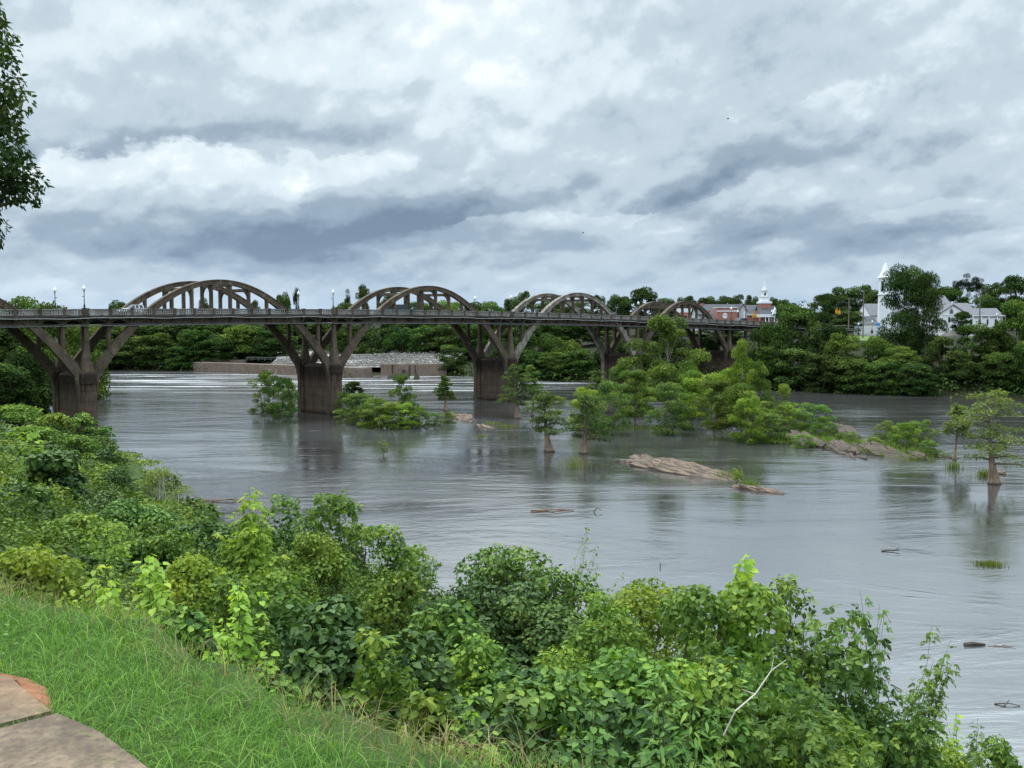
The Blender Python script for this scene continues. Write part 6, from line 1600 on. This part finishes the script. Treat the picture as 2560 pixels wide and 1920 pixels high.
# ------------------------------------------------------------------ near bank: bushes, vines and saplings one can tell apart
def near(kind, px, ptop, wpx, Y, label, mat, leaf, templ, name, cat, seed, hmin=.6, dep=1.0, **kw):
    X = xat(px, Y); z = gz(X, Y); h = max(hmin, zat(ptop, Y)-z+.1); w = wpx/F*Y*(1.4 if kind != 'sap' and Y < 60 else 1.25 if kind == 'sap' else 1.1)
    if kind == 'sap': return sapling(name, label, cat, (X, Y, z-.05), w, h, leaf, templ, mat, seed, **kw)
    return shrub(name, label, cat, (X, Y, z-.15), w, w*dep, h, leaf, templ, mat, seed, style=kind, **kw)
K = 'kudzu_mound'; BU = 'bank_bush'; SAP = 'sapling'
NEARS = [
 # along the first pier and the far part of the bank
 ('mound', 30, 1008, 180, 124, 'leafy bank bush in the shade left of the first pier', 'leaf_bush', .34, 'diamond', BU, 'bush', 1),
 ('mound', 128, 1030, 140, 122, 'light bank bush in front of the shaded wall of the first pier', 'leaf_bush', .34, 'diamond', BU, 'bush', 2),
 ('mound', 203, 1026, 96, 130, 'glossy dark bush hugging the first pier foot', 'leaf_kudzu', .32, 'diamond', BU, 'bush', 3),
 ('mound', 258, 1062, 66, 128, 'bush with white blossom specks at the water beside the first pier', 'leaf_feather', .3, 'diamond', BU, 'bush', 4),
 ('mound', 60, 1062, 190, 100, 'broad olive bush below the shaded pier bush', 'leaf_bush', .28, 'diamond', BU, 'bush', 5),
 ('mound', 190, 1082, 150, 100, 'rounded olive bush below the first pier foot', 'leaf_bush', .28, 'diamond', BU, 'bush', 6),
 ('mound', 268, 1108, 96, 98, 'dark low bush overhanging the water below the first pier', 'leaf_kudzu_dark', .26, 'diamond', BU, 'bush', 7),
 ('sap', 72, 1058, 62, 60, 'bright large-leaved shoot growing out of the kudzu tower', 'leaf_bright', .5, 'heart', SAP, 'sapling', 8),
 ('tower', 118, 1108, 170, 58, 'tall dark kudzu tower with shingled round leaves', 'leaf_kudzu_dark', 0.27, 'heart', K, 'kudzu', 9),
 ('mound', 288, 1158, 110, 78, 'dark glossy round shrub on the bank below the olive bushes', 'leaf_kudzu_dark', .22, 'slim', BU, 'bush', 10),
 ('mound', 395, 1160, 120, 84, 'brownish shrub with bare crooked twigs by the water', 'leaf_cypress_pale', .2, 'slim', BU, 'bush', 11),
 ('mound', 452, 1205, 110, 76, 'sparse grey twiggy shrub at the water edge', 'leaf_cypress_pale', .18, 'slim', BU, 'bush', 12),
 ('mound', 330, 1232, 220, 50, 'wide rounded vine mound in the middle of the bank', 'leaf_kudzu', .2, 'diamond', K, 'kudzu', 13),
 ('mound', 515, 1268, 170, 46, 'dark low kudzu mound behind the tall sapling', 'leaf_kudzu_dark', .2, 'heart', K, 'kudzu', 14),
 ('sap', 612, 1208, 170, 32, 'tall bright sapling with drooping leaflets in the middle of the bank', 'leaf_bright', 0.26, 'comp', SAP, 'sapling', 15),
 ('mound', 618, 1300, 130, 33, 'leafy skirt of vines around the tall bright sapling', 'leaf_bush', .16, 'diamond', K, 'kudzu', 16),
 ('dome', 702, 1212, 96, 48, 'small rounded tree top against the water next to the tall sapling', 'leaf_feather', 0.2, 'diamond', 'small_tree', 'tree', 17),
 ('dome', 822, 1200, 190, 46, 'green pointed tree at the water reaching over the pier reflection', 'leaf_feather', 0.2, 'comp', 'small_tree', 'tree', 18),
 ('dome', 920, 1280, 190, 48, 'long low bush sloping down to the water', 'leaf_bush', 0.18, 'diamond', BU, 'bush', 19),
 ('mound', 1040, 1350, 110, 52, 'feathery grey-green bush at the waterline before open water', 'leaf_feather', 0.16, 'comp', BU, 'bush', 20),
 ('sap', 270, 1300, 140, 24, 'pale young sapling before the wide vine mound', 'leaf_bright', .15, 'diamond', SAP, 'sapling', 21),
 ('mound', 70, 1310, 300, 13, 'yellow-green bush at the frame edge above the dry grass', 'leaf_yellow', .075, 'diamond', BU, 'bush', 22),
 ('mound', 480, 1358, 260, 15, 'yellowish small-leaved bush behind the broad-leaved sapling', 'leaf_yellow', .07, 'diamond', BU, 'bush', 23),
 ('sap', 215, 1410, 190, 9.4, 'pale young sapling standing between dry grass and the broad-leaved sapling', 'leaf_bright', .11, 'diamond', SAP, 'sapling', 24),
 ('sap', 340, 1385, 300, 8.5, 'broad-leaved mulberry sapling at the lawn edge', 'leaf_bright', 0.1, 'heart', SAP, 'sapling', 25),
 ('sap', 610, 1455, 310, 7.5, 'bright mulberry sapling in front of the dark kudzu at the lawn edge', 'leaf_bright', .08, 'heart', SAP, 'sapling', 26),
 ('dome', 810, 1445, 380, 10.5, 'dark grey-green kudzu mound with big round leaves behind the lawn', 'leaf_kudzu_dark', .08, 'heart', K, 'kudzu', 27),
 ('mound', 690, 1370, 280, 20, 'pale leafy mound behind the dark grey-green kudzu', 'leaf_bush', .13, 'diamond', BU, 'bush', 28),
 ('sap', 960, 1560, 150, 10.5, 'fresh green sapling growing out of the dark kudzu', 'leaf_bright', .12, 'diamond', SAP, 'sapling', 29),
 ('mound', 1010, 1530, 250, 12, 'shaded kudzu hollow behind the dry grass', 'leaf_kudzu_dark', .09, 'heart', K, 'kudzu', 30),
 ('mound', 985, 1400, 220, 26, 'leafy green mound below the long low bush', 'leaf_bush', .14, 'diamond', BU, 'bush', 31),
 ('dome', 1290, 1340, 360, 30, 'high vine-covered mound standing against the water in mid bank', 'leaf_kudzu', 0.15, 'diamond', K, 'kudzu', 32),
 ('dome', 1245, 1430, 380, 27, 'dark kudzu apron on the front of the high vine-covered mound', 'leaf_kudzu_dark', .115, 'heart', K, 'kudzu', 33),
 ('sap', 1382, 1336, 170, 31, 'leaning leafy spray reaching over the water from the high mound', 'leaf_bush', 0.14, 'diamond', SAP, 'sapling', 34),
 ('sap', 1487, 1395, 64, 26, 'fresh green spire standing up against the water', 'leaf_bright', 0.13, 'comp', SAP, 'sapling', 35),
 ('dome', 1640, 1430, 330, 28, 'yellow-green bush against the water before the kudzu tree', 'leaf_yellow', 0.13, 'diamond', BU, 'bush', 36),
 ('mound', 1500, 1490, 280, 20, 'reddish-tinged vine bush in the middle of the bank', 'leaf_bush', .10, 'diamond', BU, 'bush', 37),
 ('mound', 1190, 1560, 260, 15, 'bright mixed vine mound below the dark kudzu apron', 'leaf_bush', .10, 'diamond', K, 'kudzu', 38),
 ('dome', 1330, 1640, 420, 11, 'big grey-green kudzu mound above the dry brown grass', 'leaf_kudzu', .085, 'heart', K, 'kudzu', 39),
 ('dome', 1610, 1590, 420, 13, 'fresh green kudzu mound at the foot of the kudzu tree', 'leaf_kudzu_light', .085, 'heart', K, 'kudzu', 40),
 ('dome', 1850, 1400, 470, 18, 'kudzu-draped tree with large round leaves standing tallest on the bank', 'leaf_kudzu_light', .10, 'heart', K, 'kudzu', 41),
 ('dome', 1868, 1345, 130, 18.5, 'leafy topknot shoot crowning the kudzu-draped tree', 'leaf_bright', .13, 'heart', SAP, 'sapling', 42),
 ('dome', 1985, 1385, 170, 19, 'small-leaved vine hump on the shoulder of the kudzu-draped tree', 'leaf_kudzu', 0.11, 'diamond', K, 'kudzu', 43),
 ('dome', 2105, 1490, 380, 20, 'dark feathery box-elder tree beside the kudzu-draped tree', 'leaf_feather', 0.17, 'comp', 'small_tree', 'tree', 44),
 ('sap', 2175, 1470, 170, 20, 'pale leader shoot topping the feathery box-elder', 'leaf_feather', 0.15, 'comp', SAP, 'sapling', 45),
 ('sap', 2225, 1580, 190, 19.5, 'sideways feathery branch of leaves reaching over the water', 'leaf_feather', 0.15, 'comp', SAP, 'sapling', 46),
 ('sap', 2215, 1690, 170, 18.5, 'lower feathery branch of leaves reaching over the water', 'leaf_feather', 0.15, 'comp', SAP, 'sapling', 47),
 ('dome', 1965, 1700, 480, 14, 'shaded feathery thicket below the kudzu-draped tree', 'leaf_feather', .11, 'comp', BU, 'bush', 48),
 ('mound', 2250, 1765, 260, 20, 'grey-green feathery bush at the lower water edge', 'leaf_feather', 0.14, 'comp', BU, 'bush', 49),
 ('mound', 2380, 1820, 200, 21, 'yellow-green low bush at the lower water edge', 'leaf_yellow', .11, 'diamond', BU, 'bush', 50),
 ('sap', 2415, 1790, 60, 22, 'bright upright shoot on the yellow-green low bush', 'leaf_bright', .14, 'heart', SAP, 'sapling', 51),
 ('sap', 2470, 1770, 70, 23, 'thin seedling shoot at the lower frame corner', 'leaf_feather', 0.13, 'comp', SAP, 'sapling', 52),
 ('mound', 2520, 1815, 150, 22, 'soft green bush in the lower frame corner', 'leaf_bush', .11, 'diamond', BU, 'bush', 53),
 ('mound', 2150, 1840, 300, 15, 'dim feathery bush along the bottom edge', 'leaf_feather', 0.12, 'comp', BU, 'bush', 54),
 ('sap', 1170, 1745, 170, 6.6, 'bright leggy sapling at the end of the dry grass', 'leaf_bright', .065, 'heart', SAP, 'sapling', 55),
 ('sap', 1500, 1800, 190, 6.6, 'round-leaved weed at the bottom edge before the dark kudzu', 'leaf_weed', .075, 'heart', SAP, 'weed', 56),
 ('sap', 1690, 1690, 300, 6.2, 'tall lance-leaved weed standing at the bottom edge', 'leaf_weed', 0.13, 'lance', 'weed', 'weed', 57),
 ('sap', 1815, 1790, 190, 6.8, 'maple seedling with pale leaves beside the lance-leaved weed', 'leaf_bush', .085, 'heart', SAP, 'sapling', 58),
 ('dome', 1480, 1690, 460, 7.6, 'deep shaded kudzu hollow behind the round-leaved weed', 'leaf_kudzu_dark', .075, 'heart', K, 'kudzu', 59),
 ('mound', 745, 1590, 220, 7.6, 'low dark kudzu spilling onto the lawn edge', 'leaf_kudzu_dark', .06, 'heart', K, 'kudzu', 60),
 ('mound', 450, 1480, 220, 8.6, 'deep green leafy mound between the two mulberry saplings', 'leaf_kudzu', .06, 'heart', BU, 'bush', 61),
 ('mound', 560, 1400, 230, 14.5, 'mixed green mound right behind the bright mulberry sapling', 'leaf_bush', .09, 'diamond', BU, 'bush', 62),
 ('mound', 930, 1530, 240, 9.2, 'light leafy mound between dark kudzu and the fresh green sapling', 'leaf_bush', .085, 'diamond', BU, 'bush', 63),
 ('mound', 1080, 1670, 240, 7.2, 'leafy mound rising from the dry grass beside the leggy sapling', 'leaf_bush', .075, 'diamond', BU, 'bush', 64),
 ('dome', 1240, 1690, 320, 7.4, 'dark grey-green kudzu face above the brown grass', 'leaf_kudzu_dark', .065, 'heart', K, 'kudzu', 65),
 ('dome', 1120, 1470, 260, 20, 'shadowed kudzu mound under the high vine-covered mound', 'leaf_kudzu', .13, 'heart', K, 'kudzu', 66),
 ('mound', 1420, 1560, 240, 15, 'olive vine mound between the dark kudzu apron and reddish bush', 'leaf_bush', .085, 'diamond', BU, 'bush', 67),
 ('mound', 1530, 1440, 160, 25, 'small green mound beside the fresh green spire', 'leaf_bush', .12, 'diamond', BU, 'bush', 68),
 ('dome', 1730, 1580, 300, 14, 'hanging kudzu skirt below the kudzu-draped tree', 'leaf_kudzu', .085, 'heart', K, 'kudzu', 69),
 ('dome', 1900, 1560, 320, 16, 'dim feathery foliage filling the kudzu tree flank', 'leaf_feather', .13, 'comp', BU, 'bush', 70),
 ('mound', 380, 1310, 200, 26, 'bright vine hump below the wide rounded vine mound', 'leaf_bush', .12, 'diamond', BU, 'bush', 71),
 ('mound', 180, 1270, 220, 30, 'green vine hump below the kudzu tower', 'leaf_bush', .14, 'diamond', BU, 'bush', 72),
 ('mound', 30, 1190, 180, 42, 'leafy hump at the frame edge below the kudzu tower', 'leaf_kudzu', .17, 'heart', K, 'kudzu', 73),
 ('mound', 780, 1310, 200, 34, 'dense vine hump right of the tall bright sapling', 'leaf_bush', .14, 'diamond', BU, 'bush', 74),
]
EXTRA = {15: dict(nstem=12, per=46, droop=1.2), 25: dict(nstem=18, per=40, droop=.9), 26: dict(nstem=18, per=40, droop=.9), 24: dict(nstem=14, per=38), 21: dict(nstem=12, per=46),
 57: dict(nstem=10, per=60, rosette=True), 34: dict(nstem=14, per=60, lean=(1.2, 0)), 35: dict(nstem=4, per=50, droop=.9), 46: dict(nstem=16, per=46, lean=(1.0, 0), droop=1.0), 47: dict(nstem=14, per=46, lean=(.9, 0), droop=1.0), 45: dict(nstem=14, per=46, droop=1.0),
 12: dict(density=.35, stems=14, stem_mat='twig'), 11: dict(density=.55, stems=12, stem_mat='twig'), 58: dict(nstem=12, per=34), 56: dict(nstem=14, per=36), 55: dict(nstem=14, per=38), 8: dict(nstem=6, per=20), 29: dict(nstem=16, per=38),
 41: dict(nlobes=30), 44: dict(nlobes=30, density=.9)}
for i, a in enumerate(NEARS):
    n = a[11]
    near(a[0], a[1], a[2], a[3], a[4], a[5], a[6], a[7], a[8], a[9], a[10], 900+n, **EXTRA.get(n, {}))

# ------------------------------------------------------------------ ground cover between them: nobody could count its leaves
r = rng(31)
def in_water_side(x, y): return -sdist(np.stack([x, y], 1), NEAR)
SIL = np.array([(-400,1000),(0,1005),(250,1045),(290,1115),(420,1160),(500,1240),(600,1255),(700,1230),(830,1230),(900,1310),(1060,1375),(1080,1440),(1150,1400),(1230,1360),(1390,1345),(1420,1410),(1460,1450),(1520,1470),(1640,1440),(1740,1450),(1800,1420),(1850,1360),(1960,1380),(2030,1440),(2050,1520),(2140,1500),(2200,1500),(2240,1570),(2280,1640),(2265,1700),(2290,1790),(2400,1815),(2560,1815),(3000,1830)], float)
nb = 4200
th = r.uniform(-.60, .62, nb); yy = 4.3*np.exp(r.random(nb)*math.log(150/4.3)); xx = yy*th
dn = in_water_side(xx, yy)
ok = (dn > .2) & ((yy-lawn_edge(xx))*.76 > 1.0+.8*r.random(len(xx)))
xx, yy = xx[ok], yy[ok]; zz = ground(xx, yy)
# leaf size follows the species: small vine leaves up close, whole sprays farther down the bank
parts = {'leaf_bush': [], 'leaf_kudzu': [], 'leaf_kudzu_dark': [], 'leaf_feather': []}
for x, y, z in zip(xx, yy, zz):
    s = (.36+.012*y)*r.uniform(.7, 1.35); kind = wob(x*1.1+3, y*1.1-7)+r.normal()*.12
    mt = 'leaf_kudzu' if kind > .66 else ('leaf_kudzu_dark' if kind > .48 else ('leaf_feather' if kind < -.5 else 'leaf_bush'))
    e = y-float(lawn_edge(np.array([x]))[0])
    roof = zat(np.interp(1280+F*x/y, SIL[:, 0], SIL[:, 1])+r.uniform(10, 260), y)-z
    hh = np.clip(min(r.uniform(.3, 1.9)*min(1, .35+y/25), roof/1.15, .10+e*.1, .5 if y < 32 else 9), .12, 2.0)
    # mounds with a rounded top, hollows left between them
    parts[mt].append((x, y, z+hh*.12, s*1.15, s*1.15, hh, np.clip(.45+.3*wob(x*.7, y*.7)+r.normal()*.2, 0, 1), .036+.0034*y if y < 40 else .07+.0026*y))
labs = {'leaf_bush': 'tangled green bank vines filling the slope between the bushes', 'leaf_kudzu': 'carpet of kudzu creeping over the slope between the bushes', 'leaf_kudzu_dark': 'darker kudzu carpet in the hollows of the slope', 'leaf_feather': 'carpet of fine-leaved weeds on the bank between the bushes'}
for mt, L in parts.items():
    out = []
    kz = mt.startswith('leaf_kudzu')
    for lo, hi in ((0, 7), (7, 12), (12, 22), (22, 40), (40, 75), (75, 200)):
        S = [l for l in L if lo <= l[1] < hi]
        if not S: continue
        leaf = float(np.mean([l[7] for l in S]))*(1.0 if kz else 1)
        area = sum(2*PI*(l[3]*l[5]*.65+l[3]*l[4]*.35) for l in S)
        n = int(area*1.05/(leaf*leaf*(.55 if kz else .42)))
        n = min(n, 60000)
        out.append(crown_from_lobes(r, [l[:7] for l in S], n, leaf, 'heart' if kz and hi < 50 else ('slim' if mt == 'leaf_feather' else 'diamond'), .4, .75, .12, droop=.7, low=-.1))
    nm = {'leaf_bush': 'bank_vines', 'leaf_kudzu': 'kudzu_carpet', 'leaf_kudzu_dark': 'kudzu_carpet', 'leaf_feather': 'bank_weeds'}[mt]
    print(nm, sum(len(o[1]) for o in out))
    tag(link(nm, np_mesh(nm, *join_np(out), mat=M[mt])), labs[mt], 'ground cover', kind='stuff')

# ------------------------------------------------------------------ lawn
r = rng(8)
def keep_off_path(x, y):
    return ~(inpoly(x, y, PATH_A) | inpoly(x, y, [(a-(.02 if a > -3 else 0), b) for a, b in PATH_B]) | inpoly(x, y, [(p_[0], p_[1]) for p_ in pts_clay]))
pts_clay = [(-2.76,5.02),(-2.6,5.0),(-2.4,4.9),(-2.22,4.65),(-2.13,4.58),(-2.16,4.68),(-2.26,4.86),(-2.39,5.0),(-2.6,5.07)]
n = 330000
x = r.uniform(-7.5, 3.0, n); y = 2.4+r.random(n)**1.2*8.0
ok = (y < lawn_edge(x)+.25*r.normal(size=n)) & keep_off_path(x, y) & (np.abs(x) < .62*y+.6)
x, y = x[ok], y[ok]
den = .55+.45*wob(x*2.3, y*2.3); ok = r.random(len(x)) < den+.35; x, y = x[ok], y[ok]
P = np.stack([x, y, ground(x, y)-.01], 1)
V, Fc = blades(P, .03, .095, .005, 12, 1.5, 3)
patch = .5+.28*wob(x*1.7+2, y*1.7)
tag(link('lawn_grass', np_mesh('lawn_grass', V, Fc, np.clip(patch+r.normal(size=len(x))*.2, 0, 1).repeat(7), M['grass'])), 'uncut green grass on the lawn beside the footpath', 'grass', kind='stuff')
n = 26000
x = r.uniform(-7, 2.6, n); y = 2.4+r.random(n)**1.2*7.5
ok = (y < lawn_edge(x)-.05) & keep_off_path(x, y); x, y = x[ok], y[ok]
P = np.stack([x, y, ground(x, y)-.01], 1); V, Fc = blades(P, .09, .18, .0055, 13, 2.4, 3)
tag(link('arching_grass', np_mesh('arching_grass', V, Fc, np.clip(.62+r.normal(size=len(x))*.22, 0, 1).repeat(7), M['grass'])), 'longer arching grass blades scattered through the lawn', 'grass', kind='stuff')
n = 1500
x = r.uniform(-7, 2.4, n); e = lawn_edge(x); y = e+r.normal(size=n)*.22+.05
ok = keep_off_path(x, y); x, y = x[ok], y[ok]
P = np.stack([x, y, ground(x, y)-.02], 1); V, Fc = blades(P, .08, .2, .0045, 14, 1.6, 3)
tag(link('dry_grass', np_mesh('dry_grass', V, Fc, np.clip(r.normal(.5, .25, len(x)), 0, 1).repeat(7), M['dry_grass'])), 'straw-coloured dry grass along the lawn edge', 'grass', kind='stuff')
x = np.concatenate([r.normal(-.35, .25, 200), r.normal(-4.4, .6, 500)]); y = np.concatenate([4.7+r.normal(size=200)*.12, 8.1+r.normal(size=500)*.4])
P = np.stack([x, y, ground(x, y)-.02], 1); V, Fc = blades(P, .1, .26, .0045, 15, 1.5, 3)
tag(link('dry_grass', np_mesh('dry_grass', V, Fc, np.clip(r.normal(.5, .25, len(x)), 0, 1).repeat(7), M['dry_grass'])), 'taller dry grass clumps at the two ends of the lawn edge', 'grass', kind='stuff')
n = 5200
x = r.uniform(-7, 2.2, n); y = 2.6+r.random(n)*6; w_ = wob(x*3.1+9, y*3.1)
ok = (y < lawn_edge(x)) & keep_off_path(x, y) & (w_ > .15); x, y = x[ok], y[ok]; k_ = len(x)
C = np.stack([x, y, ground(x, y)+r.uniform(.01, .07, k_)], 1)
tag(link('clover', np_mesh('clover', *leaves(C, np.array([0, 0, 1.0])+r.normal(size=(k_, 3))*.3, r.normal(size=(k_, 3)), r.uniform(.012, .03, k_), 'heart', np.clip(r.normal(.6, .2, k_), 0, 1)), mat=M['leaf_weed'])), 'small clover and broadleaf weeds growing through the lawn', 'weeds', kind='stuff')
# weeds in the slab joint
u = r.random(130); P = np.stack([-2.0-.5*u**1.0, 4.43-.48*u, np.full(130, 13.1)], 1); P[:, 2] = ground(P[:, 0], P[:, 1])+.01
V, Fc = blades(P, .02, .07, .005, 16, .9, 3)
tag(link('joint_weeds', np_mesh('joint_weeds', V, Fc, np.clip(r.normal(.5, .2, 130), 0, 1).repeat(7), M['grass'])), 'short weeds growing in the joint between the footpath slabs', 'weeds', kind='stuff')
# dead pale branch against the dark thicket
a = at(1838, 1778, 9.0); b = at(1965, 1650, 9.6); mb = MB()
mid1 = a*.62+b*.38+np.array([0, 0, -.03]); mid2 = a*.3+b*.7+np.array([0, 0, .04])
mb.tube([tuple(a+np.array([-.10, 0, -.22])), tuple(a), tuple(mid1), tuple(mid2), tuple(b)], [.009, .008, .007, .006, .003], 6)
mb.tube([tuple(mid1), tuple(mid1+np.array([-.12, .05, .03]))], [.006, .002], 5); mb.tube([tuple(mid2), tuple(mid2+np.array([.03, .05, .10]))], [.005, .002], 5)
tag(mb.build('dead_branch', M['twig']), 'pale dead branch rising in front of the dark feathery thicket', 'branch')

# ------------------------------------------------------------------ pecan-like tree beside the lawn: only its outer limbs reach into view
r = rng(61); Yt = 28.0; tx, ty = -19.6, 29.0
lobes = []
for px, py, rp in ((-70,110,85),(-40,70,60),(-22,120,34),(-115,290,95),(28,250,40),(-5,225,34),(-5,300,48),(20,330,36),(-40,380,90),(10,400,48),(45,440,42),(85,455,26),(60,490,34),(10,470,46),(-30,560,42),(-60,600,50),(-160,200,160),(-150,420,150),(-260,300,200),(-330,120,180),(-330,450,160),(-200,20,150),(-420,260,200)):
    q = at(px, py, Yt+r.normal()*1.0); s = rp/F*Yt
    lobes.append((q[0]-tx, q[1]-ty, q[2], s*1.1, s*1.4, s*.85, np.clip(.4+r.normal()*.18, 0, 1)))
g0 = gz(tx, ty)
t = thing('pecan_tree', 'dark leafy tree at the frame edge, its limbs hanging into the sky', 'tree', (tx, ty, 0))
c = crown_from_lobes(r, lobes, 21000, .18, 'leaflet', .35, .8, .35, droop=.6, low=-.9)
link('crown', np_mesh('crown', *c, mat=M['leaf_pecan']), None, t)
mb = MB(); limb_mesh(mb, r, (0, 0, g0-.3), (.3, 0, 23), .42, lobes, 20, .04, 9); mb.build('trunk', M['bark'], t)
